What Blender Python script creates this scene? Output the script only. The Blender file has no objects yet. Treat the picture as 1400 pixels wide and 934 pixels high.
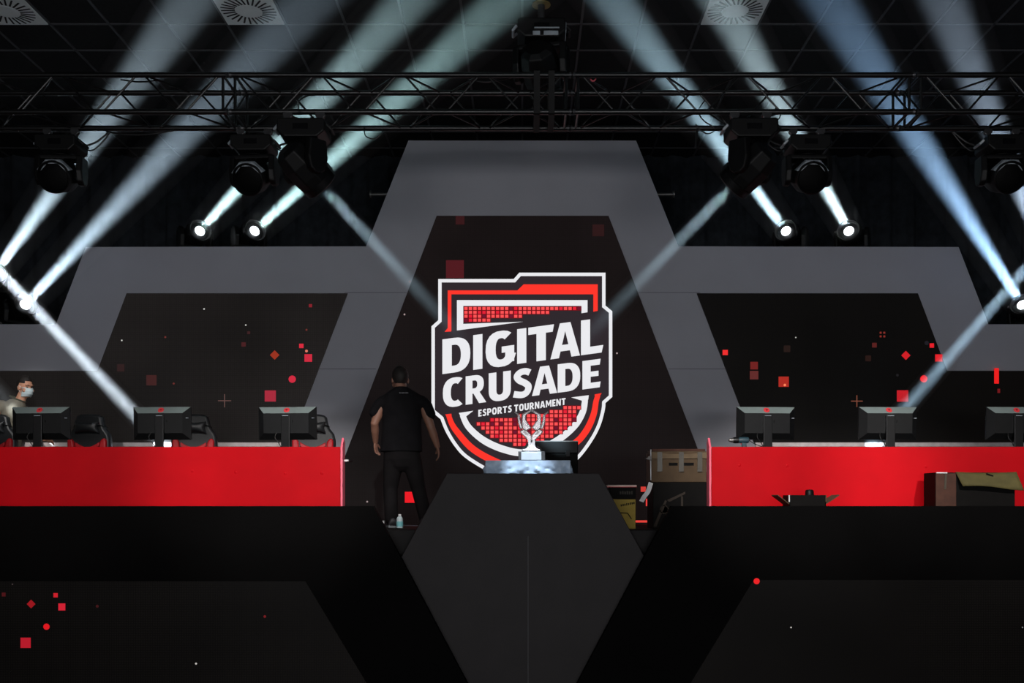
import bpy, bmesh, math, random
from mathutils import Vector, Matrix, Quaternion
random.seed(7)
C = bpy.context.scene.collection
F = 1392.0; CX = 714.0; HY = 690.0; CZ = 2.0
def P(px, py, d):
    """the point of the hall that lies on pixel (px,py) at distance d in front of the camera"""
    return Vector(((px-CX)*d/F, d, CZ+(HY-py)*d/F))
STAGE = CZ-0.25
CEIL = CZ+4.89
DW = 12.8          # distance of the back LED wall

# ------------------------------------------------------------------ materials
def lin(c):
    return tuple((v/255/12.92 if v/255 <= .04045 else ((v/255+.055)/1.055)**2.4) for v in c)
MATS = {}
def mat(name, col, rough=.6, metal=0, var=.12, scale=14, bump=.05, emit=None, es=0, spec=.5, coat=0, raw=False):
    if name in MATS: return MATS[name]
    m = bpy.data.materials.new(name); m.use_nodes = True
    nt = m.node_tree; b = nt.nodes['Principled BSDF']
    c = col if raw else lin(col)
    tc = nt.nodes.new('ShaderNodeTexCoord'); n = nt.nodes.new('ShaderNodeTexNoise')
    n.inputs['Scale'].default_value = scale; n.inputs['Detail'].default_value = 4
    nt.links.new(tc.outputs['Object'], n.inputs['Vector'])
    r = nt.nodes.new('ShaderNodeValToRGB')
    r.color_ramp.elements[0].position = .3; r.color_ramp.elements[1].position = .7
    r.color_ramp.elements[0].color = tuple(v*(1-var) for v in c)+(1,)
    r.color_ramp.elements[1].color = tuple(min(1, v*(1+var)) for v in c)+(1,)
    nt.links.new(n.outputs['Fac'], r.inputs['Fac']); nt.links.new(r.outputs['Color'], b.inputs['Base Color'])
    b.inputs['Roughness'].default_value = rough; b.inputs['Metallic'].default_value = metal
    b.inputs['Specular IOR Level'].default_value = spec
    b.inputs['Coat Weight'].default_value = coat
    if bump:
        bp = nt.nodes.new('ShaderNodeBump'); bp.inputs['Strength'].default_value = bump
        nt.links.new(n.outputs['Fac'], bp.inputs['Height']); nt.links.new(bp.outputs['Normal'], b.inputs['Normal'])
    if emit:
        b.inputs['Emission Color'].default_value = lin(emit)+(1,); b.inputs['Emission Strength'].default_value = es
    if es or 'led_' in name: m.cycles.emission_sampling = 'NONE'
    MATS[name] = m; return m
def led(name, col, es=1.0, base=(6, 6, 7)):
    return mat(name, base, rough=.55, var=.05, scale=60, bump=0, emit=col, es=es, spec=.2)
def led_screen_mat(name, glow, pixel=.0234, base=(8, 8, 8)):
    """dark LED tile: a fine raster of lamps on black, faintly lit picture"""
    m = mat(name, base, rough=.5, var=.1, scale=2.2, bump=0, spec=.08)
    nt = m.node_tree; b = nt.nodes['Principled BSDF']
    tc = nt.nodes.new('ShaderNodeTexCoord'); n = nt.nodes.new('ShaderNodeTexNoise'); n.inputs['Scale'].default_value = .55
    nt.links.new(tc.outputs['Object'], n.inputs['Vector'])
    br = nt.nodes.new('ShaderNodeTexBrick'); br.offset = 0; br.inputs['Scale'].default_value = 1
    br.inputs['Brick Width'].default_value = pixel; br.inputs['Row Height'].default_value = pixel; br.inputs['Mortar Size'].default_value = pixel*.16
    br.inputs['Color1'].default_value = (1, 1, 1, 1); br.inputs['Color2'].default_value = (.9, .9, .9, 1); br.inputs['Mortar'].default_value = (.55, .55, .55, 1)
    mp = nt.nodes.new('ShaderNodeMapping'); mp.inputs['Rotation'].default_value = (math.pi/2, 0, 0)
    nt.links.new(tc.outputs['Object'], mp.inputs['Vector']); nt.links.new(mp.outputs['Vector'], br.inputs['Vector'])
    mx = nt.nodes.new('ShaderNodeMix'); mx.data_type = 'RGBA'; mx.blend_type = 'MULTIPLY'; mx.inputs[0].default_value = 1
    r = nt.nodes.new('ShaderNodeValToRGB'); g = lin(glow)
    r.color_ramp.elements[0].position = .3; r.color_ramp.elements[1].position = .75
    r.color_ramp.elements[0].color = tuple(v*.6 for v in g)+(1,); r.color_ramp.elements[1].color = tuple(v*1.3 for v in g)+(1,)
    nt.links.new(n.outputs['Fac'], r.inputs['Fac'])
    nt.links.new(r.outputs['Color'], mx.inputs[6]); nt.links.new(br.outputs['Color'], mx.inputs[7])
    nt.links.new(mx.outputs[2], b.inputs['Emission Color']); b.inputs['Emission Strength'].default_value = 1
    return m

M_BLACK = mat('black_powder_coat', (.0028, .0028, .003), .5, var=.2, spec=.22, raw=True)
M_TRUSS = mat('black_truss_tube', (.003, .003, .0032), .38, metal=0, var=.2, scale=30, spec=.5, raw=True)
M_PLASTIC = mat('black_plastic', (.006, .006, .0065), .4, spec=.35, raw=True)
M_GREYLIT = mat('grey_plastic_painted_light', (150, 158, 165), .35, spec=.5)  # plain grey parts, and painted light on lamp rims and base edges
M_GREYPANEL = mat('grey_wall_panel', (168, 168, 176), .75, var=.05, scale=1.2, bump=.02, spec=.2)
M_SEAM = mat('grey_panel_seam', (100, 100, 104), .8, bump=0)  # thin grey strips marking the panel joints
M_SKIRT = mat('black_stage_panel', (.0024, .0022, .0022), .7, var=.2, scale=1.5, bump=.02, spec=.04, raw=True)
M_PODIUM = mat('charcoal_podium_board', (36, 32, 33), .6, var=.15, scale=3, bump=.04, spec=.3)
M_STAGE = mat('black_stage_deck', (24, 22, 22), .6, var=.3, scale=6, spec=.15)
M_RED = mat('red_vinyl', (.52, .0012, .006), .55, var=.06, scale=3, bump=.03, spec=.1, raw=True)
M_DESKTOP = mat('dark_desktop', (40, 40, 42), .4)
M_CEILTILE = mat('dark_ceiling_tile', (30, 29, 30), .9, var=.2, scale=30, spec=.1)
M_TBAR = mat('grey_ceiling_rail', (54, 54, 57), .6, var=.1)
M_VENT = mat('pale_vent_metal', (215, 222, 222), .5, var=.04)
M_SLOT = mat('black_slot', (4, 4, 5), .9, bump=0)
M_DRAPE = mat('black_drape', (40, 43, 47), .95, var=.3, scale=8, spec=.05)
M_FLOOR = mat('dark_hall_carpet', (22, 21, 22), .95, var=.3, scale=40)
M_MONITOR = mat('black_monitor_shell', (.006, .0062, .0066), .4, var=.1, spec=.35, raw=True)
M_MONLIT = mat('painted_lit_bevel', (120, 132, 130), .4, var=.05, spec=.6)  # lighter than the shell: light from above painted on the top bevel
M_EMBLEM = mat('red_emblem', (225, 60, 65), .5)
M_SCREEN = mat('monitor_glass', (10, 10, 12), .15, spec=.6)
M_STICKER = mat('pale_sticker', (205, 220, 160), .6)
M_WHITE = mat('white_paper', (225, 225, 225), .8)
M_TAPE = mat('shiny_clear_tape', (74, 68, 58), .35, spec=.3)
M_CARD = mat('brown_cardboard', (80, 62, 42), .85, var=.15, scale=9)
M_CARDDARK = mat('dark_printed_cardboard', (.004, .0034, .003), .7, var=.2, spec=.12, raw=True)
M_OLIVE = mat('olive_cardboard_lid', (88, 80, 40), .8, var=.2, scale=8)
M_BROWNDARK = mat('dark_brown_cardboard', (70, 40, 28), .85, var=.2)
M_YELLOW = mat('mustard_carton', (165, 140, 50), .7, var=.1)
M_SKIN = mat('skin', (205, 150, 122), .55, var=.06, scale=20, bump=.02)
M_HAIR = mat('dark_brown_hair', (28, 22, 19), .7, var=.4, scale=60, bump=.3)
M_SHIRTBLACK = mat('black_cotton', (20, 19, 21), .9, var=.25, scale=12, bump=.2, spec=.1)
M_TROUSER = mat('charcoal_trouser', (21, 19, 20), .85, var=.25, scale=10, bump=.2, spec=.1)
M_SHIRTOLIVE = mat('grey_olive_cotton', (128, 122, 108), .9, var=.1, scale=12, bump=.15, spec=.1)
M_COLLAR = mat('dark_olive_rib', (70, 72, 58), .9)
M_MASK = mat('pale_blue_mask', (205, 222, 226), .85, var=.05, bump=.1)
M_SHOE = mat('dark_shoe', (34, 34, 38), .6); M_SOLE = mat('grey_shoe_sole', (105, 112, 116), .6)
M_EYE = mat('dark_eye', (20, 15, 12), .2); M_BROW = M_HAIR
M_LEATHER = mat('black_leatherette', (34, 36, 38), .42, var=.15, scale=40, bump=.05)
M_REDLEATHER = mat('red_leatherette', (190, 26, 34), .5, var=.1, scale=40)
M_SILVER = mat('polished_silver', (225, 220, 222), .22, metal=1, var=.04, bump=0)
M_EDGEGLINT = mat('painted_edge_highlight', (238, 232, 232), .45, metal=.3, var=.03, bump=0)
M_PLINTH = mat('dark_plinth', (40, 44, 50), .3, spec=.6)
M_PLAQUE = mat('pale_steel_plaque', (205, 220, 230), .4, metal=.4, var=.05)
M_CLOTH = mat('pale_blue_satin', (186, 208, 232), .42, var=.12, scale=18, bump=.1, spec=.5)
M_CLOTHPRINT = mat('white_print', (215, 228, 240), .6)
M_BOTTLE = mat('clear_bottle_plastic', (200, 215, 218), .15, var=.03, spec=.7)
M_LABEL = mat('teal_bottle_label', (120, 190, 196), .5)
M_DRILLB = mat('dark_teal_drill_body', (40, 66, 76), .45)
M_CABLE = mat('black_rubber_cable', (14, 14, 15), .5)
M_STEEL = mat('dull_steel', (120, 118, 116), .4, metal=.7)
M_LENSOFF = mat('dark_lens_glass', (.002, .002, .002), .6, spec=.08, bump=0, raw=True)
M_LENSON = mat('lit_lens', (240, 245, 250), .2, emit=(240, 248, 255), es=8, bump=0)

# ------------------------------------------------------------------ mesh builder
class MB:
    def __init__(s): s.v = []; s.f = []
    def add(s, vs, fs, M=None):
        o = len(s.v)
        s.v += [tuple(M @ Vector(v)) if M else tuple(v) for v in vs]
        s.f += [tuple(i+o for i in f) for f in fs]; return s
    def box(s, c, d, M=None):
        x, y, z = c; a, b, e = d[0]/2, d[1]/2, d[2]/2
        vs = [(x+i*a, y+j*b, z+k*e) for i in (-1, 1) for j in (-1, 1) for k in (-1, 1)]
        return s.add(vs, [(0, 1, 3, 2), (4, 6, 7, 5), (0, 4, 5, 1), (2, 3, 7, 6), (0, 2, 6, 4), (1, 5, 7, 3)], M)
    def prism(s, poly, y0, y1, M=None):
        """polygon in x,z pushed along y"""
        n = len(poly)
        vs = [(p[0], y0, p[1]) for p in poly]+[(p[0], y1, p[1]) for p in poly]
        fs = [tuple(range(n)), tuple(range(2*n-1, n-1, -1))]+[(i, i+n, (i+1) % n+n, (i+1) % n) for i in range(n)]
        return s.add(vs, fs, M)
    def flat(s, poly, y, M=None):
        return s.add([(p[0], y, p[1]) for p in poly], [tuple(range(len(poly)))], M)
    def strip(s, A, B, y):
        n = len(A)
        return s.add([(p[0], y, p[1]) for p in A]+[(p[0], y, p[1]) for p in B], [(i, i+1, n+i+1, n+i) for i in range(n-1)])
    def tube(s, pts, r, n=10, caps=True):
        pts = [Vector(p) for p in pts]; rs = r if isinstance(r, (list, tuple)) else [r]*len(pts)
        o = len(s.v); up = Vector((0, 0, 1)); prev = None
        for i, p in enumerate(pts):
            t = (pts[min(i+1, len(pts)-1)]-pts[max(i-1, 0)]).normalized()
            if prev is None:
                u = t.cross(up)
                if u.length < 1e-3: u = t.cross(Vector((1, 0, 0)))
            else:
                u = prev-t*prev.dot(t)
            u.normalize(); prev = u; w = t.cross(u)
            for k in range(n):
                a = 2*math.pi*k/n; q = p+(u*math.cos(a)+w*math.sin(a))*rs[i]; s.v.append(tuple(q))
        for i in range(len(pts)-1):
            for k in range(n):
                s.f.append((o+i*n+k, o+i*n+(k+1) % n, o+(i+1)*n+(k+1) % n, o+(i+1)*n+k))
        if caps:
            s.f.append(tuple(o+k for k in range(n-1, -1, -1))); e = o+(len(pts)-1)*n; s.f.append(tuple(e+k for k in range(n)))
        return s
    def lathe(s, prof, n=24, M=None, caps=True):
        """profile of (radius,z) turned about z"""
        vs = [(r*math.cos(2*math.pi*k/n), r*math.sin(2*math.pi*k/n), z) for r, z in prof for k in range(n)]
        fs = [(i*n+k, i*n+(k+1) % n, (i+1)*n+(k+1) % n, (i+1)*n+k) for i in range(len(prof)-1) for k in range(n)]
        if caps: fs += [tuple(range(n-1, -1, -1)), tuple((len(prof)-1)*n+k for k in range(n))]
        return s.add(vs, fs, M)
    def loft(s, rings, n=20):
        """rings of (centre, rx, ry) stacked along z"""
        vs = [(c[0]+rx*math.cos(2*math.pi*k/n), c[1]+ry*math.sin(2*math.pi*k/n), c[2]) for c, rx, ry in rings for k in range(n)]
        fs = [(i*n+k, i*n+(k+1) % n, (i+1)*n+(k+1) % n, (i+1)*n+k) for i in range(len(rings)-1) for k in range(n)]
        fs += [tuple(range(n-1, -1, -1)), tuple((len(rings)-1)*n+k for k in range(n))]
        return s.add(vs, fs)
    def ball(s, c, r, M=None, n=16, m=10):
        """ellipsoid; r = (rx,ry,rz)"""
        if not isinstance(r, (tuple, list)): r = (r, r, r)
        vs = [(0, 0, -1)]; fs = []
        for i in range(1, m):
            t = math.pi*i/m
            vs += [(math.sin(t)*math.cos(2*math.pi*k/n), math.sin(t)*math.sin(2*math.pi*k/n), -math.cos(t)) for k in range(n)]
        vs.append((0, 0, 1)); L = len(vs)-1
        fs += [(0, 1+(k+1) % n, 1+k) for k in range(n)]
        for i in range(m-2):
            fs += [(1+i*n+k, 1+i*n+(k+1) % n, 1+(i+1)*n+(k+1) % n, 1+(i+1)*n+k) for k in range(n)]
        fs += [(L, 1+(m-2)*n+k, 1+(m-2)*n+(k+1) % n) for k in range(n)]
        T = Matrix.Translation(Vector(c)) @ (M.to_4x4() if M else Matrix()) @ Matrix.Diagonal((r[0], r[1], r[2], 1))
        return s.add(vs, fs, T)
    def limb(s, pts, rs, n=14):
        """tapered limb with rounded ends and joints"""
        s.tube(pts, list(rs), n)
        for p, r in zip(pts, rs): s.ball(p, r*.995, n=n, m=8)
        return s
    def build(s, name, m, parent=None, loc=None, smooth=False, bevel=0, seg=2, M=None, off=None):
        me = bpy.data.meshes.new(name)
        vs = s.v
        if off is not None: vs = [(v[0]-off[0], v[1]-off[1], v[2]-off[2]) for v in vs]
        me.from_pydata(vs, [], s.f); me.validate()
        bm = bmesh.new(); bm.from_mesh(me); bmesh.ops.recalc_face_normals(bm, faces=bm.faces); bm.to_mesh(me); bm.free()
        if smooth:
            for p in me.polygons: p.use_smooth = True
            if smooth != 'all': me.set_sharp_from_angle(angle=math.radians(38))
        me.materials.append(m)
        o = bpy.data.objects.new(name, me); C.objects.link(o)
        if parent is not None: o.parent = parent
        if loc is not None: o.location = loc
        if bevel:
            b = o.modifiers.new('bevel', 'BEVEL'); b.width = bevel; b.segments = seg; b.limit_method = 'ANGLE'; b.angle_limit = math.radians(40)
        return o
def tag(o, label=None, cat=None, group=None, kind=None):
    if label: o['label'] = label
    if cat: o['category'] = cat
    if group: o['group'] = group
    if kind: o['kind'] = kind
    return o
def thing(name, label, cat, loc=(0, 0, 0), group=None, rotz=0):
    o = bpy.data.objects.new(name, None); C.objects.link(o); o.empty_display_size = .1
    o.location = loc; o.rotation_euler = (0, 0, rotz)
    return tag(o, label, cat, group)
def remeshed(mb, name, m, parent, voxel, off, smooth=6):
    o = mb.build(name, m, parent, off=off)
    r = o.modifiers.new('r', 'REMESH'); r.mode = 'VOXEL'; r.voxel_size = voxel; r.use_smooth_shade = True
    s = o.modifiers.new('s', 'SMOOTH'); s.factor = .5; s.iterations = smooth
    dg = bpy.context.evaluated_depsgraph_get()
    me = bpy.data.meshes.new_from_object(o.evaluated_get(dg)); me.name = name
    o.modifiers.clear(); o.data = me
    for p in me.polygons: p.use_smooth = True
    if not me.materials: me.materials.append(m)
    return o
def smooth_path(pts, k=6):
    out = []; n = len(pts)
    for i in range(n-1):
        p0, p1, p2, p3 = [Vector(pts[max(0, min(n-1, j))]) for j in (i-1, i, i+1, i+2)]
        for q in range(k):
            t = q/k
            out.append(.5*((2*p1)+(p2-p0)*t+(2*p0-5*p1+4*p2-p3)*t*t+(3*p1-p0-3*p2+p3)*t**3))
    out.append(Vector(pts[-1])); return out
def look(direction):
    """rotation that turns -Z onto direction"""
    return Vector(direction).to_track_quat('-Z', 'Y')

# ------------------------------------------------------------------ the hall
def struct(mb, name, m, **k):
    return tag(mb.build(name, m, **k), kind='structure')
struct(MB().box((0, 4.5, -.1), (22, 22, .2)), 'floor', M_FLOOR)
struct(MB().box((0, 4.5, CEIL+.1), (22, 22, .2)), 'ceiling', M_CEILTILE)
mb = MB()
for k in range(-17, 18): mb.box((k*.6, 6.9, CEIL-.004), (.024, 15.6, .012))
for k in range(-18, 7): mb.box((0, 10.35+k*.6, CEIL-.004), (20.6, .024, .012))
struct(mb, 'trim_1', M_TBAR)
mb = MB(); pts = []      # pleated black drape across the back of the hall
n = 420
for i in range(n+1):
    x = -10.6+21.2*i/n; pts.append((x, 14.3+.05*math.sin(x*17)+.025*math.sin(x*41+1)))
vs = [(x, y, 0) for x, y in pts]+[(x, y, CEIL) for x, y in pts]
mb.add(vs, [(i, i+1, n+2+i, n+1+i) for i in range(n)])
tag(mb.build('wall_back', M_DRAPE, smooth='all'), kind='structure')
struct(MB().box((-10.8, 4.5, CEIL/2), (.2, 22, CEIL)), 'wall_left', M_DRAPE)
struct(MB().box((10.8, 4.5, CEIL/2), (.2, 22, CEIL)), 'wall_right', M_DRAPE)

def vent(ix, label):
    x0 = ix*.6; c = Vector((x0+.3, 10.05, CEIL-.012))
    t = thing('ceiling_vent', label, 'air vent', c, 'swirl vents in the ceiling grid')
    MB().box((0, 0, 0), (.575, .575, .014)).build('face_plate', M_VENT, t, bevel=.003)
    for k in range(26):
        a = 2*math.pi*k/26+.05
        M = Matrix.Rotation(a, 4, 'Z')
        s_ = MB().box((.2, 0.02, -.008), (.135, .017, .004), M @ Matrix.Rotation(.18, 4, 'Z'))
        s_.build('slot', M_SLOT, t)
    MB().lathe([(.115, -.011), (.11, -.006)], 32).build('centre_disc', M_VENT, t)
vent(-5, 'pale square swirl vent in the ceiling left of the middle')
vent(3, 'pale square swirl vent in the ceiling behind a bright beam on the right')
vent(-9, 'dim square swirl vent in the top left corner of the ceiling')

# ------------------------------------------------------------------ stage deck
o = MB().box((0, 12.05, STAGE/2), (19, 3.9, STAGE)).build('stage_platform', M_STAGE, bevel=.01)
tag(o, 'raised black stage deck carrying the desks and the back wall', 'stage')

# ------------------------------------------------------------------ back wall: grey panels with LED screens set in
def PW(px, py, d=DW):
    p = P(px, py, d); return (p.x, p.z)
mir = lambda pts: [(1428-x, y) for x, y in reversed(pts)]
half = [(-330, 722), (-330, 443), (75, 443), (116, 337), (500, 336), (558, 191)]
outline = [PW(*p) for p in half]+[PW(*p) for p in mir(half)]
outline = [(x, max(z, STAGE)) for x, z in outline]
bd = thing('stage_backdrop', 'stepped grey panel wall framing the LED screens', 'stage backdrop', (0, DW, STAGE))
MB().prism(outline, DW+.03, DW+.15).build('panel', M_GREYPANEL, bd, off=(0, DW, STAGE))
for a, b in (((872, 400), (957, 400)), ((914, 504.5), (996, 504.5))):
    for q in (0, 1):
        s0, s1 = (a, b) if q else ((1428-b[0], b[1]), (1428-a[0], a[1]))
        p, r = P(*s0, DW+.03), P(*s1, DW+.03)
        MB().box(((p.x+r.x)/2, DW+.029, p.z), (r.x-p.x, .004, .006)).build('seam', M_SEAM, bd, off=(0, DW, STAGE))
M_LEDC = led_screen_mat('led_screen_centre', (25, 19, 19)); M_LEDL = led_screen_mat('led_screen_left', (33, 30, 29)); M_LEDR = led_screen_mat('led_screen_right', (12, 10, 9))  # left glow raised to paint in beam haze over that screen
DF = DW-.004
def screen(poly, m, label):
    pts = [PW(*p) for p in poly]; pts = [(x, max(z, STAGE)) for x, z in pts]
    c = Vector((sum(p[0] for p in pts)/len(pts), DW, min(p[1] for p in pts)))
    t = thing('led_screen', label, 'LED screen', c)
    MB().prism(pts, DW, DW+.028).build('panel', m, t, off=c)
    return t, c
sc, scc = screen([(597, 295), (832, 295), (993.5, 719), (436, 719)], M_LEDC, 'tall central LED screen showing the red and white shield emblem')
side_l = [(173, 401), (475, 401), (397, 605), (-330, 605), (-330, 507), (133, 507)]
sl, slc = screen(side_l, M_LEDL, 'wide dark LED screen behind the left desk with red particles')
sr, src = screen(mir(side_l), M_LEDR, 'wide dark LED screen behind the right desk with red particles')

# --- picture on the screens
E = lambda c, s=1.0: led('led_%d_%d_%d_%d' % (*c, int(s*100)), c, s)
E_WHITE = E((240, 240, 244), .95); E_ORANGE = E((255, 52, 40), 1.0); E_FIELD = E((44, 36, 41), 1.0); E_DEEP = E((112, 3, 13), .9)
E_CELL = [E((255, 80, 82)), E((232, 28, 52)), E((110, 14, 44))]
def dot(t, c, px, py, r, col, shape='square', d=DF, s=1.0, asp=1.0, clip=None):
    p = P(px, py, d); k = d/F*r; mb = MB()
    if shape == 'square': poly = [(-1, -asp), (1, -asp), (1, asp), (-1, asp)]
    elif shape == 'diamond': poly = [(-1, 0), (0, -1), (1, 0), (0, 1)]
    elif shape == 'dot': poly = [(math.cos(a*math.pi/10), math.sin(a*math.pi/10)) for a in range(20)]
    if shape == 'cross':
        mb.flat([(p.x-k, p.z-k*.07), (p.x+k, p.z-k*.07), (p.x+k, p.z+k*.07), (p.x-k, p.z+k*.07)], d)
        mb.flat([(p.x-k*.07, p.z-k), (p.x+k*.07, p.z-k), (p.x+k*.07, p.z+k), (p.x-k*.07, p.z+k)], d-.0005)
    else:
        poly = [(p.x+a*k, p.z+b*k) for a, b in poly]
        if clip is not None: poly = [(max(x, clip(z)), z) for x, z in poly]
        mb.flat(poly, d)
    return mb.build('particle_'+shape, E(col, s), t, off=c)
for a in [(421.5, 489.5, 5.2, (205, 40, 62)), (412, 473, 3, (215, 40, 60)), (369.5, 541.5, 7.6, (165, 40, 58)), (207, 520, 7, (62, 30, 29)), (333, 471, 3, (70, 28, 30)), (424.5, 418, 2.2, (130, 30, 40)), (165, 503, 5, (46, 28, 28)), (340, 455, 2, (60, 30, 32))]:
    dot(sl, slc, *a)
dot(sl, slc, 375.5, 485.5, 6.5, (150, 48, 28), 'diamond'); dot(sl, slc, 399.5, 518.5, 5, (205, 40, 62), 'dot'); dot(sl, slc, 419, 480, 1.9, (225, 120, 100), 'dot')
for a in [(166.5, 465.5), (279, 422.5), (336, 444.5)]: dot(sl, slc, *a, 1.1, (200, 200, 195), 'dot')
for a in [(226, 461), (237.5, 524.5), (419, 451)]: dot(sl, slc, *a, 1.4, (105, 45, 40), 'dot')
dot(sl, slc, 307, 548, 9, (96, 70, 66), 'cross')
for a in [(1283.5, 489.5, 5, (222, 32, 40)), (1274, 472.5, 3, (225, 30, 40)), (1234, 541.5, 7.8, (190, 26, 36)), (1071.5, 522, 7, (170, 40, 30)), (1031, 500, 5.2, (110, 30, 28)), (1031, 513, 5.8, (95, 40, 38)), (1195.5, 472, 3.2, (85, 28, 26)), (1076, 477, 4.5, (34, 20, 16)), (1187, 490, 4, (36, 18, 14))]:
    dot(sr, src, *a)
dot(sr, src, 991.5, 482, 3.6, (238, 44, 44))
dot(sr, src, 1238.5, 486, 6.3, (205, 28, 36), 'diamond'); dot(sr, src, 1263, 518, 5, (235, 20, 24), 'dot'); dot(sr, src, 1362.5, 514, 3.2, (235, 30, 30), 'square', asp=3.3); dot(sr, src, 1365.5, 534.5, 1.8, (110, 20, 24), 'square', asp=1.6); dot(sr, src, 1073, 526.5, 1.8, (255, 130, 90), 'dot', d=DF-.001)
for a in [(1204, 455), (1209, 455), (1204, 460), (1209, 460)]: dot(sr, src, *a, 1.3, (130, 44, 36))
dot(sr, src, 1088, 461.5, 1, (170, 170, 165), 'dot'); dot(sr, src, 1171.5, 548.5, 8, (130, 74, 56), 'cross'); dot(sr, src, 1267, 469, 3, (28, 26, 32), 'dot'); dot(sr, src, 1227, 513, 2, (26, 24, 26), 'dot')
for a in [(622, 368, 12.2, (78, 20, 26)), (629, 301, 6, (52, 18, 20)), (818, 315, 8, (42, 18, 18)), (561, 680, 7.5, (235, 26, 36)), (879.5, 669, 3.5, (205, 60, 52)), (888, 687, 5, (232, 66, 62))]:
    dot(sc, scc, *a)
dot(sc, scc, 880, 713, 11, (226, 66, 58), 'square', asp=.13)
for a in [(843.5, 483), (553, 430), (502, 686), (560, 385)]: dot(sc, scc, *a, 1.2, (170, 150, 150), 'dot')

Z = lambda x, y, d=DF: PW(560+x/3.0133, 350+y/3.0133, d)
def band(mb, path, w, d, closed=False, k=1):
    """mitred band of width w (number or list, in logo units) along a path of logo points"""
    n = len(path); A = []; B = []
    for i, p in enumerate(path):
        a = Vector(path[i-1]) if (i or closed) else None; b = Vector(path[(i+1) % n]) if (i < n-1 or closed) else None
        p = Vector(p); t1 = (p-a).normalized() if a is not None else (b-p).normalized(); t2 = (b-p).normalized() if b is not None else t1
        n1 = Vector((-t1.y, t1.x)); n2 = Vector((-t2.y, t2.x)); m = (n1+n2).normalized(); c = max(.35, m.dot(n1))
        ww = (w[i] if isinstance(w, (list, tuple)) else w)/2/c
        A.append(Z(*(p+m*ww), d)); B.append(Z(*(p-m*ww), d))
    if closed: A.append(A[0]); B.append(B[0])
    mb.strip(A, B, d)
def curve2(pts, k=6):
    return [tuple(v)[:2] for v in smooth_path([(x, y, 0) for x, y in pts], k)]
lowR = curve2([(800, 603), (797, 635), (779.5, 697), (748.5, 757), (698, 825), (640, 872), (560, 915), (463, 940)])
lowL = curve2([(463, 940), (385, 915), (305.8, 872.3), (231.3, 824.4), (190, 779), (155, 722), (133, 668)])
shield = [(125, 102), (432, 102), (455, 76), (800, 76), (800, 208), (828, 231), (828, 578)]+lowR+lowL[1:]+[(97, 638), (97, 293), (125, 268)]
def part(mb, name, m): return mb.build(name, m, sc, off=scc)
mb = MB(); mb.flat([Z(*p, DF-.000) for p in shield], DF); part(mb, 'emblem_field', E_FIELD)
L2 = DF-.004; L3 = DF-.007; L4 = DF-.010
mb = MB(); band(mb, shield, 14, L2, closed=True); part(mb, 'emblem_outline', E_WHITE)
mb = MB()
mb.flat([Z(*p, L2) for p in [(157, 142), (444, 142), (470, 117), (775, 117), (775, 226), (757, 230), (757, 158), (172, 158), (172, 311), (144, 313), (157, 297)]], L2)
cl = curve2([(160, 655), (174, 692), (196, 725), (249, 785.5), (313, 828), (400, 866), (463, 880)], 4)
band(mb, cl, [20+8*min(1, i/12) for i in range(len(cl))], L2)
mb.flat([Z(*p, L2) for p in [(147, 653), (172, 650), (176, 680), (164, 684)]], L3)
cr = curve2([(776, 575), (768, 600), (759.8, 647), (740.7, 697), (713.6, 740), (682.6, 771), (600, 835), (463, 880)], 4)
band(mb, cr, [20+7*min(1, i/12) for i in range(len(cr))], L2)
mb.flat([Z(*p, L2) for p in [(762, 571), (791, 565), (777, 590), (764, 590)]], L3)
part(mb, 'emblem_stripe', E_ORANGE)
mb = MB()
mb.flat([Z(*p, L2) for p in [(195, 182), (733, 182), (733, 232), (708, 236), (708, 206), (221, 206), (221, 280), (467, 271), (195, 307)]], L2)
cl = curve2([(218, 656), (242, 704), (295, 753), (355.5, 785.5), (420, 806), (463, 812)], 4); band(mb, cl, [23+6*min(1, i/10) for i in range(len(cl))], L2)
mb.flat([Z(*p, L2) for p in [(203, 647), (263, 638), (232, 662), (222, 668), (210, 662)]], L3)
cr = curve2([(724, 578), (717, 631), (698, 674), (667, 713), (613, 757), (540, 795), (463, 812)], 4); band(mb, cr, [24+4*min(1, i/10) for i in range(len(cr))], L2)
mb.flat([Z(*p, L2) for p in [(666, 583), (738, 574), (736, 592), (712, 597)]], L3)
part(mb, 'emblem_frame', E_WHITE)
cells = [MB(), MB(), MB()]; back = MB()
def cell(x, y, w, h):
    q = random.random(); i = 0 if q < .72 else (1 if q < .88 else 2)
    cells[i].flat([Z(x-w/2, y-h/2, L4), Z(x+w/2, y-h/2, L4), Z(x+w/2, y+h/2, L4), Z(x-w/2, y+h/2, L4)], L4)
    back.flat([Z(x-w*.74, y-h*.72, L3), Z(x+w*.74, y-h*.72, L3), Z(x+w*.74, y+h*.72, L3), Z(x-w*.74, y+h*.72, L3)], L3-.0001*random.random())
for r, cnt in enumerate((26, 19, 13, 6)):
    for c in range(cnt): cell(232+c*18.65, 216.5+r*15.97, 13.6, 12.3)
for r, (c0, c1) in {-3: (19, 22), -2: (16, 21), -1: (9, 21), 0: (3, 21), 1: (0, 20), 2: (1, 19), 3: (2, 18), 4: (3, 16), 5: (5, 14), 6: (8, 12)}.items():
    for c in range(c0, c1+1): cell(283.8+c*18.8, 675.4+r*16.8, 13.6, 12.8)
part(back, 'grid_glow_pattern', E_DEEP)
for q, nm in enumerate(('bright', 'crimson', 'dark')): part(cells[q], nm+'_cell_pattern', E_CELL[q])

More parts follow.
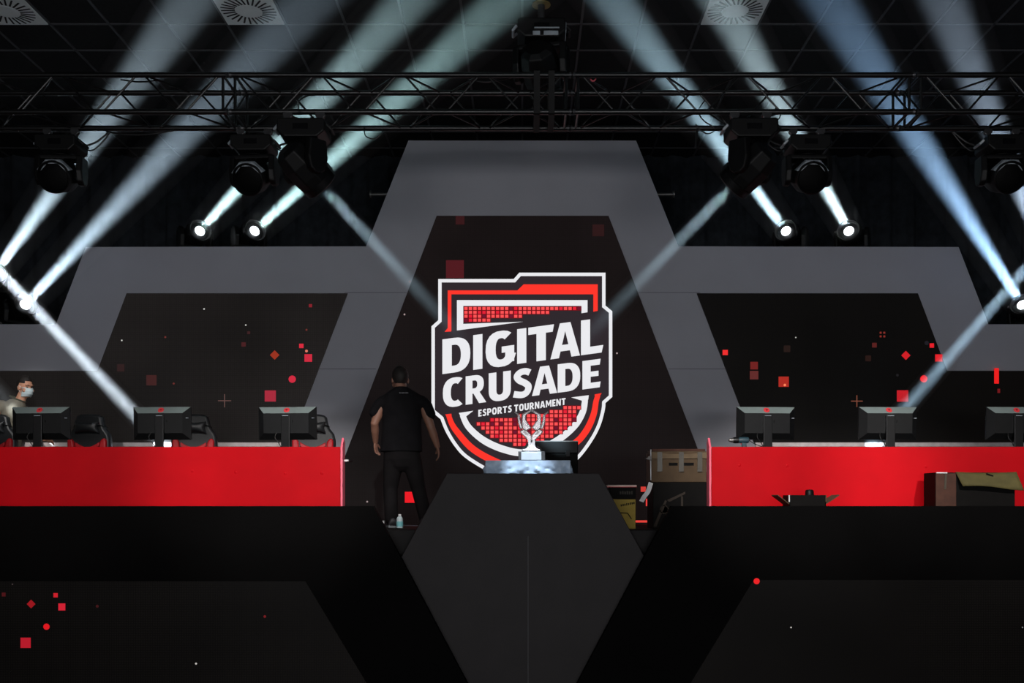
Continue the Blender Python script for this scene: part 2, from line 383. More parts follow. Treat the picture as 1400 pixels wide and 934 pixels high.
# --- lettering, drawn stroke by stroke on a unit square
S_, B_ = .27, .2
def rc(a, b, c, d): return [(a, b), (c, b), (c, d), (a, d)]
def arc(cx, cy, rx, ry, ix, iy, a0, a1, n=18):
    out = []
    for i in range(n):
        q = []
        for t, (u, v) in ((i, (rx, ry)), (i+1, (rx, ry)), (i+1, (ix, iy)), (i, (ix, iy))):
            a = math.radians(a0+(a1-a0)*t/n)
            ca, sa = math.cos(a), math.sin(a); e = .82
            q.append((cx+u*math.copysign(abs(ca)**e, ca), cy+v*math.copysign(abs(sa)**e, sa)))
        out.append(q)
    return out
def stroke(pts, w):
    p = [tuple(v)[:2] for v in smooth_path([(x, y, 0) for x, y in pts], 6)]; out = []; A = []; Bb = []
    for i in range(len(p)):
        a = Vector(p[max(0, i-1)]); b = Vector(p[min(len(p)-1, i+1)]); t = (b-a).normalized(); nrm = Vector((-t.y, t.x))*w/2
        A.append(Vector(p[i])+nrm); Bb.append(Vector(p[i])-nrm)
    return [[A[i], A[i+1], Bb[i+1], Bb[i]] for i in range(len(p)-1)]
G = {
 'I': (S_, [rc(0, 0, S_, 1)]), 'L': (.66, [rc(0, 0, S_, 1), [(0, 0), (.61, 0), (.66, .21), (0, .21)]]),
 'T': (.74, [[(0, .79), (.70, .79), (.74, 1), (0, 1)], rc(.235, 0, .235+S_, 1)]),
 'E': (.6, [rc(0, 0, S_, 1), [(0, 0), (.57, 0), (.6, .2), (0, .2)], rc(0, .41, .53, .59), [(0, .8), (.57, .8), (.6, 1), (0, 1)]]),
 'D': (.8, [rc(0, 0, S_, 1), rc(.1, .8, .36, 1), rc(.1, 0, .36, .2)]+arc(.34, .5, .46, .5, .19, .3, -90, 90)),
 'C': (.66, arc(.42, .5, .42, .52, .15, .31, 58, 302)), 'G': (.8, arc(.43, .5, .43, .52, .15, .31, 52, 345)+[rc(.45, .38, .8, .56), rc(.55, .1, .8, .5)]),
 'O': (.82, arc(.41, .5, .41, .52, .15, .31, 0, 360, 28)),
 'A': (.9, [[(0, 0), (.26, 0), (.45, .76), (.45, 1), (.29, 1)], [(.9, 0), (.64, 0), (.45, .76), (.45, 1), (.61, 1)], rc(.2, .19, .7, .37)]),
 'R': (.8, [rc(0, 0, S_, 1), rc(.1, .82, .36, 1), rc(.1, .36, .36, .54)]+arc(.34, .68, .38, .32, .12, .14, -90, 90)+[[(.26, .44), (.52, .44), (.82, 0), (.53, 0)]]),
 'P': (.72, [rc(0, 0, S_, 1), rc(.1, .82, .34, 1), rc(.1, .34, .34, .52)]+arc(.32, .67, .4, .33, .14, .15, -90, 90)),
 'U': (.78, [rc(0, .36, S_, 1), rc(.78-S_, .36, .78, 1)]+arc(.39, .38, .39, .4, .12, .18, 180, 360)),
 'S': (.68, stroke([(.6, .84), (.45, .905), (.27, .885), (.15, .76), (.24, .61), (.42, .5), (.55, .36), (.5, .17), (.33, .09), (.04, .15)], .225)),
 'N': (.8, [rc(0, 0, .24, 1), rc(.56, 0, .8, 1), [(0, 1), (.25, 1), (.8, 0), (.55, 0)]]),
 'M': (1.0, [rc(0, 0, .22, 1), rc(.78, 0, 1, 1), [(0, 1), (.26, 1), (.6, .2), (.42, .2)], [(1, 1), (.74, 1), (.4, .2), (.58, .2)]]),
}
def word(name, letters, base, slope, H, d):
    """letters: (char, x0, x1) in logo units; base(x) is the rising baseline"""
    mb = MB(); e = 0
    for ch, x0, x1 in letters:
        w, polys = G[ch]
        for poly in polys:
            e += 1; q = []
            for u, v in poly:
                X = x0+u/w*(x1-x0); q.append(Z(X, base+slope*(X-x0_)-v*H, d))
            mb.flat(q, d-.00002*(e % 7))
    part(mb, name, E_WHITE)
x0_ = 135
word('digital_lettering', [('D', 135, 250), ('I', 262, 300), ('G', 313, 431), ('I', 443, 481), ('T', 489, 595), ('A', 580, 702), ('L', 706, 798)], 487, -.136, 143, L4)
word('crusade_lettering', [('C', 137, 217), ('R', 231, 314), ('U', 326, 417), ('S', 424, 505), ('A', 504, 608), ('D', 610, 703), ('E', 712, 787)], 626, -.131, 117, L4)
def spread(txt, x0, x1, gap=.13):
    tot = sum(G[c][0] for c in txt)+gap*(len(txt)-1); k = (x1-x0)/tot; out = []; x = x0
    for c in txt: out.append((c, x, x+G[c][0]*k)); x += (G[c][0]+gap)*k
    return out
word('esports_lettering', spread('ESPORTS', 283, 421), 682.5, -.137, 28, L4); word('tournament_lettering', spread('TOURNAMENT', 431, 643), 682.5, -.137, 28, L4)

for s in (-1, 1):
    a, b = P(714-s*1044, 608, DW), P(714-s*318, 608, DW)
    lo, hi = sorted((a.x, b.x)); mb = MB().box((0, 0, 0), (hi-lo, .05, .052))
    o = mb.build('pale_strip', mat('pale_strip_tone', (226, 214, 212), .6), loc=((lo+hi)/2, DW-.022, P(0, 608.2, DW).z), bevel=.004)  # one even pale strip along the foot of each side screen
    tag(o, 'pale strip along the foot of the %s LED screen' % ('right' if s < 0 else 'left'), 'rail')
# pipe stubs poking out of the wall's sloping sides
for a, b, lab in ((520, 506, 'short pale pipe end sticking out of the grey wall on the left of the screen'), (908, 922, 'short pale pipe end sticking out of the grey wall on the right of the screen')):
    p, q = P(a, 266, DW+.2), P(b, 266, DW+.2)
    t = thing('pipe_end', lab, 'pipe', p, 'pipe ends beside the top of the backdrop')
    MB().tube([(0, 0, 0), q-p], .02).build('pipe', M_STEEL, t, smooth=True)
    MB().tube([(q-p)*.86, (q-p)], .045).build('flange', M_STEEL, t, smooth=True)
    k = -1 if b < a else 1
    MB().tube([(-k*.5, 0, 0), (0, 0, 0)], .02).build('pipe', M_STEEL, t, smooth=True)

# ------------------------------------------------------------------ stage front: stepped panels and podium
def front(poly, y0, y1, inset, label, parts):
    pts = [PW(px, py, y0) for px, py in poly]; pts = [(x, max(0, z)) for x, z in pts]
    c = Vector((sum(p[0] for p in pts)/len(pts), y0, 0))
    t = thing('stage_front_panel', label, 'stage front panel', c)
    MB().prism(pts, y0, y1).build('panel', M_SKIRT, t, off=c)
    pts = [PW(px, py, y0) for px, py in inset]; pts = [(x, max(.02, z)) for x, z in pts]
    MB().prism(pts, y0-.012, y0+.01).build('screen', led_screen_mat('led_screen_low', (12, 10, 9), base=(4, 4, 4)), t, off=c)
    for a in parts: dot(t, c, *a[:4], a[4] if len(a) > 4 else 'square', d=y0-.014)
YF = 9.9
left = [(-330, 692), (510, 692), (658, 1090), (-330, 1090)]
ins = [(-330, 795), (418, 795), (522, 1075), (-330, 1075)]
front(left, YF, YF+.1, ins, 'low black stage front panel on the left with a dim LED strip',
      [(84.5, 830, 4.8, (205, 30, 48)), (76, 814, 3, (200, 28, 40)), (35, 879, 7, (180, 24, 40)), (42.5, 826, 6, (150, 18, 26), 'diamond'), (63.5, 857, 4.3, (220, 22, 30), 'dot'), (5, 813, 2.6, (70, 14, 18)), (268, 907.5, 1.3, (200, 195, 190), 'dot'), (362, 843, 1.8, (110, 20, 24), 'dot'), (133, 829, 2, (60, 16, 18), 'dot'), (17, 799, 1, (60, 50, 50), 'dot')])
front(mir(left), YF, YF+.1, mir([(-330, 793), (398, 793), (505, 1075), (-330, 1075)]), 'low black stage front panel on the right with a dim LED strip',
      [(1034.5, 794.8, 4.2, (235, 26, 30), 'dot'), (1081.5, 858, 1.1, (200, 195, 190), 'dot'), (1398, 858, 1, (120, 120, 120), 'dot')])
pd = [(610, 647), (820, 647), (892, 808), (892, 1060), (536, 1060), (536, 870)]
pd = [(610, 647), (820, 647), (996, 1075), (434, 1075)]
pts = [PW(px, py, YF+.02) for px, py in pd]; pts = [(x, max(0, z)) for x, z in pts]
c = Vector((0, YF+.12, 0)); t = thing('podium_front', 'tall charcoal trapezoid podium front in the middle of the stage edge', 'podium', c)
MB().prism([(x, z) for x, z in pts], YF+.102, YF+.2).build('board', M_PODIUM, t, off=c, bevel=.006)
xx = PW(722, 700, YF+.1)[0]
MB().box((xx, YF+.1015, .94), (.004, .003, 1.5)).build('seam', M_SEAM, t, off=c)

# ------------------------------------------------------------------ red desks
YD = 10.7
def desk(side, label):
    s = -1 if side == 'l' else 1
    X = lambda px: (px-CX)*YD/F*(1 if side == 'l' else 1)
    xin = X(465) if s < 0 else X(973); xout = s*6.9
    top = CZ+79*YD/F
    c = Vector(((xin+xout)/2, YD, STAGE)); t = thing('gaming_desk', label, 'desk', c)
    a, b = sorted((xin, xout))
    mb = MB().box(((a+b)/2, YD+.01, (STAGE+top)/2+.01), (b-a, .02, top-STAGE-.02)); mb.build('front_panel', M_RED, t, off=c, bevel=.003)
    MB().box(((a+b)/2, YD+.42, top-.115), (b-a-.01, .78, .03)).build('desktop', M_DESKTOP, t, off=c, bevel=.004)
    # upright end board whose top rises to a blunt point behind the front
    z0 = STAGE; zt = top
    prof = [(YD+.021, z0), (YD+.021, zt-.002), (YD+.10, zt+.10), (YD+.17, zt+.055), (YD+.17, z0)]
    x0 = xin+(-.022 if s > 0 else .0); x1 = x0+.022
    vs = [(x0, y, z) for y, z in prof]+[(x1, y, z) for y, z in prof]
    n = len(prof)
    MB().add(vs, [tuple(range(n)), tuple(range(2*n-1, n-1, -1))]+[(i, i+n, (i+1) % n+n, (i+1) % n) for i in range(n)]).build('end_panel', M_REDGLARE, t, off=c, bevel=.002)
    if s < 0:
        p = P(473.5, 630, YD+.12); MB().box((p.x, p.y, p.z), (.05, .02, .02)).build('peg', M_WHITE, t, off=c, bevel=.003)
    for k in range(4):
        xl = a+.25+(b-a-.5)*k/3
        MB().box((xl, YD+.7, (STAGE+top-.13)/2), (.05, .05, top-.13-STAGE)).build('leg', M_BLACK, t, off=c, bevel=.004)
    dim = ((263, 644), (322, 645.5), (390, 647.5), (440, 647)) if s < 0 else ((1011, 636), (1076, 637), (1266, 638))
    for px, py in dim:
        p = P(px, py, YD); MB().lathe([(.016, 0), (.012, .003), (.004, .003)], 14, Matrix.Translation((p.x, YD, p.z)) @ Matrix.Rotation(math.pi/2, 4, 'X')).build('stud', M_RED, t, off=c, smooth=True)
    return t, top
M_REDGLARE = mat('red_vinyl_painted_glare', (250, 112, 134), .55, var=.05)  # pink puts the lamp glare on the red end boards into colour
dl, DTOP = desk('l', 'long red fronted desk on the left side of the stage')
dr, _ = desk('r', 'long red fronted desk on the right side of the stage')
DESKZ = DTOP-.10

def monitor(px, yaw, tilt, label):
    p = P(px, 611, 11.05); t = thing('monitor', label, 'monitor', (p.x, 11.05, DESKZ), 'gaming monitors seen from behind', math.radians(yaw))
    W, H = .64, .355; cz = (CZ+(HY-579)*11.05/F)-DESKZ
    R = Matrix.Translation((0, 0, cz)) @ Matrix.Rotation(math.radians(tilt), 4, 'X')
    MB().box((0, .02, 0), (W, .024, H), R).build('bezel', M_MONITOR, t, bevel=.004)
    MB().box((0, .0335, 0.004), (W-.02, .003, H-.03), R).build('display', M_SCREEN, t)
    iw, ih, dp = W/2-.072, H/2-.07, -.052
    o_ = [(-W/2, 0.008, -H/2), (W/2, .008, -H/2), (W/2, .008, H/2), (-W/2, .008, H/2)]; i_ = [(-iw, dp, -ih), (iw, dp, -ih), (iw, dp, ih), (-iw, dp, ih)]
    MB().add(o_+i_, [(0, 1, 5, 4), (1, 2, 6, 5), (3, 0, 4, 7), (4, 5, 6, 7)], R).build('back_cover', M_MONITOR, t)
    MB().add([o_[2], o_[3], i_[3], i_[2]], [(0, 1, 2, 3)], R).build('top_bevel', M_MONLIT, t)
    nv = Vector((0, -(H/2-ih), .008-dp)).normalized(); uv = nv.cross(Vector((1, 0, 0)))
    e = R @ Matrix(((1, uv.x, nv.x, 0), (0, uv.y, nv.y, (dp+.008)/2), (0, uv.z, nv.z, (H/2+ih)/2), (0, 0, 0, 1)))
    MB().lathe([(.034, .001), (.030, .006)], 24, e).build('emblem', M_EMBLEM, t)
    MB().lathe([(.012, .006), (.011, .008)], 16, e).build('emblem_core', mat('dark_emblem_core', (150, 24, 34), .5), t)
    MB().box((0, dp-.012, (cz-.0)/2+ih*.45), (.098, .028, cz+ih*.9-.02)).build('stand_column', M_PLASTIC, t, bevel=.006)
    MB().prism([(-.13, 0), (.13, 0), (.11, .015), (-.11, .015)], -.15, .12).build('stand_base', M_PLASTIC, t, bevel=.004)
    MB().box((0, dp-.027, cz+ih-.03), (.07, .003, .006)).build('column_mark', M_GREYLIT, t)
    MB().box((iw+.032, -.028, cz+.055), (.05, .004, .007), Matrix.Translation((0, 0, 0))).build('port_cover', M_GREYLIT, t, bevel=.001)
    MB().box((.075, dp-.004, cz+.02), (.012, .01, .03)).build('port_cover', M_BLACK, t)
    MB().tube(smooth_path([(-.10, dp+.01, cz-ih+.01), (-.115, dp-.02, cz-ih-.05), (-.07, dp-.02, cz-H/2-.045), (0, dp, .03)]), .005, 6).build('cable', M_CABLE, t, smooth=True)
    return t
mons = [(56, -3, 'leftmost monitor on the left desk, beside the masked man'), (221.5, -4, 'middle monitor on the left desk'), (393, -5, 'monitor at the inner end of the left desk'),
        (1047, 4, 'monitor at the inner end of the right desk, behind the drill'), (1214, 3, 'middle monitor on the right desk'), (1388, 3, 'rightmost monitor on the right desk, cut by the frame')]
MON = [monitor(px, yw, 2, 'black '+lab+', seen from behind') for px, yw, lab in mons]
# a pale sticker on the leftmost monitor
MB().box((.165, -.025, CZ+(HY-563.5)*11.05/F-DESKZ), (.045, .004, .03), Matrix.Rotation(0, 4, 'X')).build('sticker', M_STICKER, MON[0])

def chair(px, d, yaw, label):
    p = P(px, 600, d); t = thing('gaming_chair', label, 'chair', (p.x, d, STAGE), 'racing style chairs behind the left desk', math.radians(yaw))
    prof = [(.20, .50), (.25, .62), (.268, .80), (.268, .98), (.25, 1.06), (.195, 1.13), (.175, 1.2), (.165, 1.255), (.14, 1.285), (.07, 1.295)]
    prof = [(x, z+(.035 if z > .6 else 0)) for x, z in prof]
    poly = [(-x, z) for x, z in prof]+[(x, z) for x, z in reversed(prof)]
    MB().prism(poly, .10, .20).build('backrest', M_LEATHER, t, smooth=True, bevel=.03, seg=3)
    for s in (-1, 1):
        b = [(s*.15, .55), (s*.225, .64), (s*.24, .8), (s*.243, 1.02), (s*.205, 1.045), (s*.165, 1.0), (s*.14, .75)]
        MB().prism(b, .06, .13).build('side_bolster', M_REDLEATHER, t, smooth=True, bevel=.02, seg=3)
    A = [(-.15+.3*i/12, .995-.06*math.sin(math.pi*i/12)) for i in range(13)]
    MB().prism(A+[(x, z-.05) for x, z in reversed(A)], .075, .12).build('piping_arc', M_REDLEATHER, t, smooth=True, bevel=.008)
    mb = MB(); n = 20        # headrest pillow with drawn-out corners
    vs = []; fs = []
    for j in range(n+1):
        for i in range(n+1):
            u, v = 2*i/n-1, 2*j/n-1; w = (max(0, (1-u*u)*(1-v*v)))**.4
            pu = u*.155*(1-.12*(1-v*v)*0-.14*(1-abs(v))*(abs(u))**3); pv = v*.075*(1-.28*(1-u*u))
            vs.append((pu, .075-.055*w, 1.17+pv))
    for j in range(n):
        for i in range(n): fs.append((j*(n+1)+i, j*(n+1)+i+1, (j+1)*(n+1)+i+1, (j+1)*(n+1)+i))
    m2 = len(vs); vs += [(x, .075+(.075-y)*.6, z) for x, y, z in vs]; fs += [tuple(m2+q for q in reversed(f)) for f in fs]
    MB().add(vs, fs).build('headrest_pillow', M_LEATHER, t, smooth='all')
    for s in (-1, 1): MB().tube(smooth_path([(s*.14, .06, 1.195), (s*.185, .12, 1.185), (s*.19, .21, 1.175)]), .006, 6).build('strap', M_BLACK, t)
    MB().prism([(-.25, .42), (.25, .42), (.27, .50), (.2, .525), (-.2, .525), (-.27, .50)], -.36, .14).build('seat', M_LEATHER, t, smooth=True, bevel=.03, seg=3)
    for s in (-1, 1):
        a = thing('armrest', None, None, (0, 0, 0)); a.parent = t
        MB().box((s*.32, -.1, .70), (.09, .26, .035)).build('pad', M_LEATHER, a, bevel=.012)
        MB().tube([(s*.32, -.08, .69), (s*.32, -.06, .46), (s*.22, -.06, .43)], .02).build('post', M_BLACK, a, smooth=True)
    MB().tube([(0, -.1, .42), (0, -.1, .1)], [.03, .025], 12).build('gas_column', M_BLACK, t, smooth=True)
    for k in range(5):
        a = math.radians(72*k+18); q = (math.cos(a)*.31, -.1+math.sin(a)*.31)
        l = MB().tube([(0, -.1, .12), (q[0], q[1], .075)], [.032, .022], 8).build('leg', M_BLACK, t, smooth=True)
        MB().tube([(q[0]-.012, q[1]-.02, .03), (q[0]+.012, q[1]+.02, .03)], .03, 14).build('caster', M_BLACK, l, smooth=True)
    return t
chair(114, 12.05, -6, 'black and red racing chair with headrest pillow between the left and middle monitors')
chair(262, 12.05, 5, 'black and red racing chair half hidden behind the middle monitor of the left desk')
chair(427, 12.05, 8, 'black and red racing chair behind the inner end monitor of the left desk')
chair(-16, 12.0, 0, 'black and red racing chair at the left edge in front of the masked man')

# ------------------------------------------------------------------ table, cloth, trophy, case
TB = 10.75
tz = CZ+60*10.45/F
x0 = (664-CX)*10.4/F; x1 = (780-CX)*10.4/F; xc = (x0+x1)/2; wd = x1-x0
t = thing('folding_table', 'small table under the pale blue cloth behind the podium', 'table', (xc, TB, STAGE))
MB().box((0, 0, tz-STAGE-.03), (wd-.04, .62, .03)).build('tabletop', M_DESKTOP, t, bevel=.004)
for sx in (-1, 1):
    for sy in (-1, 1): MB().tube([(sx*(wd/2-.07), sy*.25, tz-STAGE-.045), (sx*(wd/2-.07), sy*.27, 0)], .016).build('leg', M_BLACK, t, smooth=True)
mb = MB(); n = 96; rings = []
W2, D2 = wd/2, .33
def per(u):     # rounded rectangle perimeter
    L = [2*W2, 2*D2, 2*W2, 2*D2]; tot = sum(L); q = u*tot
    if q < L[0]: return Vector((-W2+q, -D2)), Vector((0, -1))
    q -= L[0]
    if q < L[1]: return Vector((W2, -D2+q)), Vector((1, 0))
    q -= L[1]
    if q < L[2]: return Vector((W2-q, D2)), Vector((0, 1))
    q -= L[2]; return Vector((-W2, D2-q)), Vector((-1, 0))
n = 240; rows = 17; vs = []; fs = []
def drape(p, nr, f, q):
    """how far the hanging cloth stands off the table edge: pleats slanting away from drawn-up points"""
    g = min(1, f*3.2); u = p.x if nr.y else p.y; W = W2 if nr.y else D2; sg = 1 if u > 0 else -1
    cor = W-abs(u)
    out = .030*f*(math.sin(q*13+f*2.2)+.6*math.sin(q*23+1.1-f*3))+.045*f*math.exp(-cor/.09)
    out += g*(.014*math.sin(abs(u)*26-f*26)+.006*math.sin(abs(u)*41+f*34+1)+.007*math.sin(u*71-f*20*sg))*(.55+.45*math.exp(-cor/.14))
    return out+.012*g
for j in range(rows):
    f = j/(rows-1); z = tz-f*.34+.002
    for k in range(n):
        p, nr = per(k/n); d_ = drape(p, nr, f, k/n*2*math.pi) if j else 0
        vs.append((p.x+nr.x*d_, p.y+nr.y*d_, z))
for j in range(rows-1):
    for k in range(n): fs.append((j*n+k, j*n+(k+1) % n, (j+1)*n+(k+1) % n, (j+1)*n+k))
fs.append(tuple(range(n)))
o = MB().add([(x, y, z-tz) for x, y, z in vs], fs).build('tablecloth', M_CLOTH, loc=(xc, TB, tz), smooth=True)
tag(o, 'pale blue satin cloth draped over the trophy table', 'tablecloth')
# trophy
TD = 10.55; k = TD/F/10.98
T = lambda u, v: ((u-347)*k, (870-v)*k)
tc = P(695+347/10.98, 690, TD); troph = thing('trophy', 'silver angular winged trophy on a dark plinth', 'trophy', (tc.x, TD, tz+.004))
MB().prism([T(150, 870), T(550, 870), T(550, 735), T(150, 735)], -.10, .10).build('plinth', M_PLINTH, troph, bevel=.004)
MB().prism([T(193, 864), T(492, 864), T(492, 745), T(193, 745)], -.104, -.099).build('plaque', M_PLAQUE, troph, bevel=.002)
MB().prism([T(190, 735), T(500, 735), T(470, 700), T(225, 700)], -.07, .07).build('foot', M_SILVER, troph, bevel=.008)
st = MB()
st.add([(r*math.cos(a), r*.55*math.sin(a), z) for r, z in [(.105, T(0, 702)[1]), (.07, T(0, 650)[1]), (.045, T(0, 600)[1]), (.03, T(0, 555)[1])] for a in [i*math.pi/3 for i in range(6)]],
       [(i*6+q, i*6+(q+1) % 6, (i+1)*6+(q+1) % 6, (i+1)*6+q) for i in range(3) for q in range(6)])
st.build('stem', M_SILVER, troph, bevel=.004)
def plate(mb, poly, s, y0, y1): mb.prism([T(347+s*(u-347), v) for u, v in (poly if s > 0 else poly[::-1])], y0, y1)
upper = [(215, 178), (345, 106), (345, 124), (262, 185), (255, 258), (338, 378), (252, 428), (212, 372), (207, 262)]
outer = [(98, 142), (170, 188), (176, 268), (208, 385), (180, 398), (150, 300), (142, 235), (145, 190)]
lower = [(176, 436), (242, 396), (335, 486), (346, 555), (300, 562)]
for s in (-1, 1):
    w = MB(); plate(w, upper, s, -.022, .022); plate(w, outer, s, -.018, .018); plate(w, lower, s, -.028, .028)
    wing = w.build('wing', M_SILVER, troph, bevel=.004)
    e = MB()
    for poly in (upper, outer, lower):
        ring = [T(347+s*(u-347), v) for u, v in poly]; ring.append(ring[0])
        for a, b in zip(ring[:-1], ring[1:]): e.tube([(a[0], -.026, a[1]), (b[0], -.026, b[1])], .0052, 6)
    plate(e, [(215, 440), (250, 425), (300, 480), (270, 490)], s, -.034, -.026)
    plate(e, [(295, 570), (335, 560), (330, 700), (300, 690)], s, -.062, -.045)
    e.build('edge_highlight', M_EDGEGLINT, wing)  # bright ribbons paint the highlights along the wing edges
# black case behind the table
a, b = P(722, 603, 11.3), P(790, 603, 11.3)
t = thing('equipment_case', 'black equipment case standing behind the trophy table', 'case', ((a.x+b.x)/2, 11.45, STAGE))
hh = a.z-STAGE; ww = b.x-a.x
MB().box((0, 0, (hh-.14)/2), (ww, .34, hh-.14)).build('body', M_CARDDARK, t, bevel=.008)
MB().box((0, 0, hh-.07), (ww+.006, .346, .136)).build('lid', M_BLACK, t, bevel=.01)
for s in (-1, 1): MB().box((s*ww*.3, -.176, hh-.14), (.05, .012, .07)).build('latch', M_BLACK, t, bevel=.003)
MB().box((0, -.17, hh-.004), (ww, .012, .01)).build('edge_rail', M_STEEL, t)

# ------------------------------------------------------------------ clutter: cartons, bottle, cup, drill
def carton(name, label, px0, px1, top, bottom_z, d, depth, m, cat='box'):
    a, b = P(px0, top, d), P(px1, top, d); h = a.z-bottom_z
    t = thing(name, label, cat, ((a.x+b.x)/2, d+depth/2, bottom_z))
    o = MB().box((0, 0, h/2), (b.x-a.x, depth, h)).build('body', m, t, bevel=.006)
    return t, b.x-a.x, h
# upper big carton rests on lower printed one
zmid = P(900, 659, 10.85).z
t, w, h = carton('cardboard_carton', 'dark printed carton under the big brown carton beside the right desk', 893, 966, 659.5, STAGE, 10.4, .5, M_CARDDARK)
for pl in ([(-.5, .05), (-.28, .62), (-.24, .6), (-.44, .05)], [(-.24, .62), (.1, .8), (.1, .75), (-.2, .58)], [(.02, .1), (.02, .7), (.06, .7), (.06, .1)]):
    MB().prism([(x*w, z*h) for x, z in pl], -.2535, -.2515).build('print', mat('brown_print', (50, 40, 31), .8), t)
ring = MB(); ring.lathe([(.045, 0), (.045, .002), (.035, .002), (.035, 0)], 20, Matrix.Translation((-.16, -.2515, .2)) @ Matrix.Rotation(math.pi/2, 4, 'X')); ring.build('print', mat('brown_print', (50, 40, 31), .8), t)
ztop = STAGE+h
t, w, h = carton('cardboard_carton', 'big brown taped carton stacked beside the inner end of the right desk', 891, 966, 617, ztop+.002, 10.42, .46, M_CARD)
MB().box((0, 0, h+.012), (w-.02, .44, .024)).build('lid', M_BROWNDARK, t, bevel=.004)
MB().prism([(-w/2, h-.075), (w/2, h-.075), (w/2, h-.012), (.1, h-.03), (-.1, h-.03), (-w/2, h-.008)], -.243, -.2305).build('flap', mat('pale_worn_cardboard', (104, 86, 64), .85), t)
for x_ in (-.2, .02, .21): MB().box((x_, -.2455, h-.11), (.05, .003, .2)).build('tape', M_TAPE, t)
MB().box((-w/2-.006, -.2, h/2+.02), (.008, .03, h)).build('edge_strip', M_WHITE, t, bevel=.002)
for q, (x_, ww_) in enumerate(((-.06, .09), (.08, .14))): MB().box((x_, -.2315, h*.58), (ww_, .002, .03)).build('print', M_CARDDARK, t)
sp = [P(890, 660, 10.4), P(886, 672, 10.38), P(881, 679, 10.38), P(877, 686, 10.4)]
mb = MB(); A = []
for i, p in enumerate(smooth_path(sp, 5)): A.append(p)
vs = []
for p in A: vs += [(p.x-.022, p.y, p.z+.008), (p.x+.022, p.y, p.z-.008), (p.x+.022, p.y+.006, p.z-.008), (p.x-.022, p.y+.006, p.z+.008)]
fs = []
for i in range(len(A)-1):
    for q in range(4): fs.append((i*4+q, i*4+(q+1) % 4, i*4+4+(q+1) % 4, i*4+4+q))
fs += [(0, 1, 2, 3), tuple(len(vs)-4+q for q in (3, 2, 1, 0))]
mb.add(vs, fs); o = mb.build('packing_strap', M_WHITE, loc=sp[0], off=sp[0], smooth=True); tag(o, 'loose white packing strap hanging at the left of the stacked cartons', 'strap')
p = P(886.5, 627, 10.4)
o = MB().prism([(-.03, 0), (-.01, -.012), (.03, -.02), (.036, .02), (.012, .03), (-.006, .016)], -.01, .01).build('tape_scrap', mat('dark_tape', (70, 62, 58), .4), loc=p, bevel=.003); tag(o, 'torn dark scrap of tape on the left side of the big brown carton', 'tape')
# mustard tool carton with black band
a, b = P(834, 663, 10.55), P(869, 663, 10.55); h = a.z-STAGE; w = b.x-a.x
t = thing('tool_carton', 'mustard and black tool carton standing right of the podium', 'box', ((a.x+b.x)/2, 10.65, STAGE))
MB().box((0, 0, h*.335), (w, .2, h*.67)).build('body', M_YELLOW, t, bevel=.004)
MB().box((0, 0, h*.82), (w, .202, h*.27)).build('band', M_CARDDARK, t, bevel=.004)
MB().box((-.01, 0, h-.012), (w+.04, .215, .022)).build('lid', mat('red_white_lid', (226, 200, 190), .6), t, bevel=.004)
MB().box((-.01, -.109, h-.022), (w+.04, .003, .006)).build('lid_stripe', M_EMBLEM, t)
def ink(cx, cz, wd_, ht, nb, m, par, y, slant=0):
    mb = MB()
    for i in range(nb):
        x_ = cx-wd_/2+wd_*(i+.5)/nb; bw = wd_/nb*.66
        mb.prism([(x_-bw/2, cz-ht/2+slant*(x_-cx)), (x_+bw/2, cz-ht/2+slant*(x_-cx)), (x_+bw/2, cz+ht/2*(.6+.4*(i % 2))+slant*(x_-cx)), (x_-bw/2, cz+ht/2+slant*(x_-cx))], y, y+.001)
    mb.build('print', m, par)
ink(.035, h*.82, .14, .035, 6, mat('dim_print', (58, 54, 48), .8), t, -.1025)
ink(.05, h*.56, .15, .024, 8, M_CARDDARK, t, -.1015, .18)
MB().tube([(-.06, -.101, .12), (-.03, -.101, .165), (.05, -.101, .16), (.09, -.101, .10)], .006, 6).build('print', M_CARDDARK, t)
# open box with splayed flaps in front of the right desk
a, b = P(1080, 677, 10.2), P(1130, 677, 10.2); h = a.z-STAGE; w = b.x-a.x; zc = STAGE
t = thing('open_box', 'black open box with splayed flaps in front of the right desk', 'box', ((a.x+b.x)/2, 10.35, STAGE))
mb = MB()
for s in (-1, 1):
    mb.box((s*(w/2-.004), 0, h/2), (.008, .26, h)); mb.box((0, s*.126, h/2), (w, .008, h))
mb.box((0, 0, .005), (w, .26, .01)); mb.build('body', M_CARDDARK, t)
for s in (-1, 1):
    e = 1.0 if s > 0 else .85
    MB().add([(s*w/2, -.13, h-.085), (s*(w/2+.135*e), -.13, h+.004), (s*(w/2+.135*e), .13, h+.004), (s*w/2, .13, h-.085), (s*w/2, -.13, h-.093), (s*(w/2+.135*e), -.13, h-.006), (s*(w/2+.135*e), .13, h-.006), (s*w/2, .13, h-.093)],
             [(0, 1, 2, 3), (7, 6, 5, 4), (0, 4, 5, 1), (1, 5, 6, 2), (2, 6, 7, 3), (3, 7, 4, 0)]).build('flap', M_CARD, t)
    MB().box((s*(w/2+.001), -.125, h-.035), (.01, .012, .07)).build('edge', M_WHITE if s < 0 else M_CARD, t)
MB().lathe([(.045, 0), (.045, h-.01), (.042, h+.03), (.03, h+.045)], 20, Matrix.Translation((.055, 0, .012))).build('roll', M_BLACK, t, smooth=True)
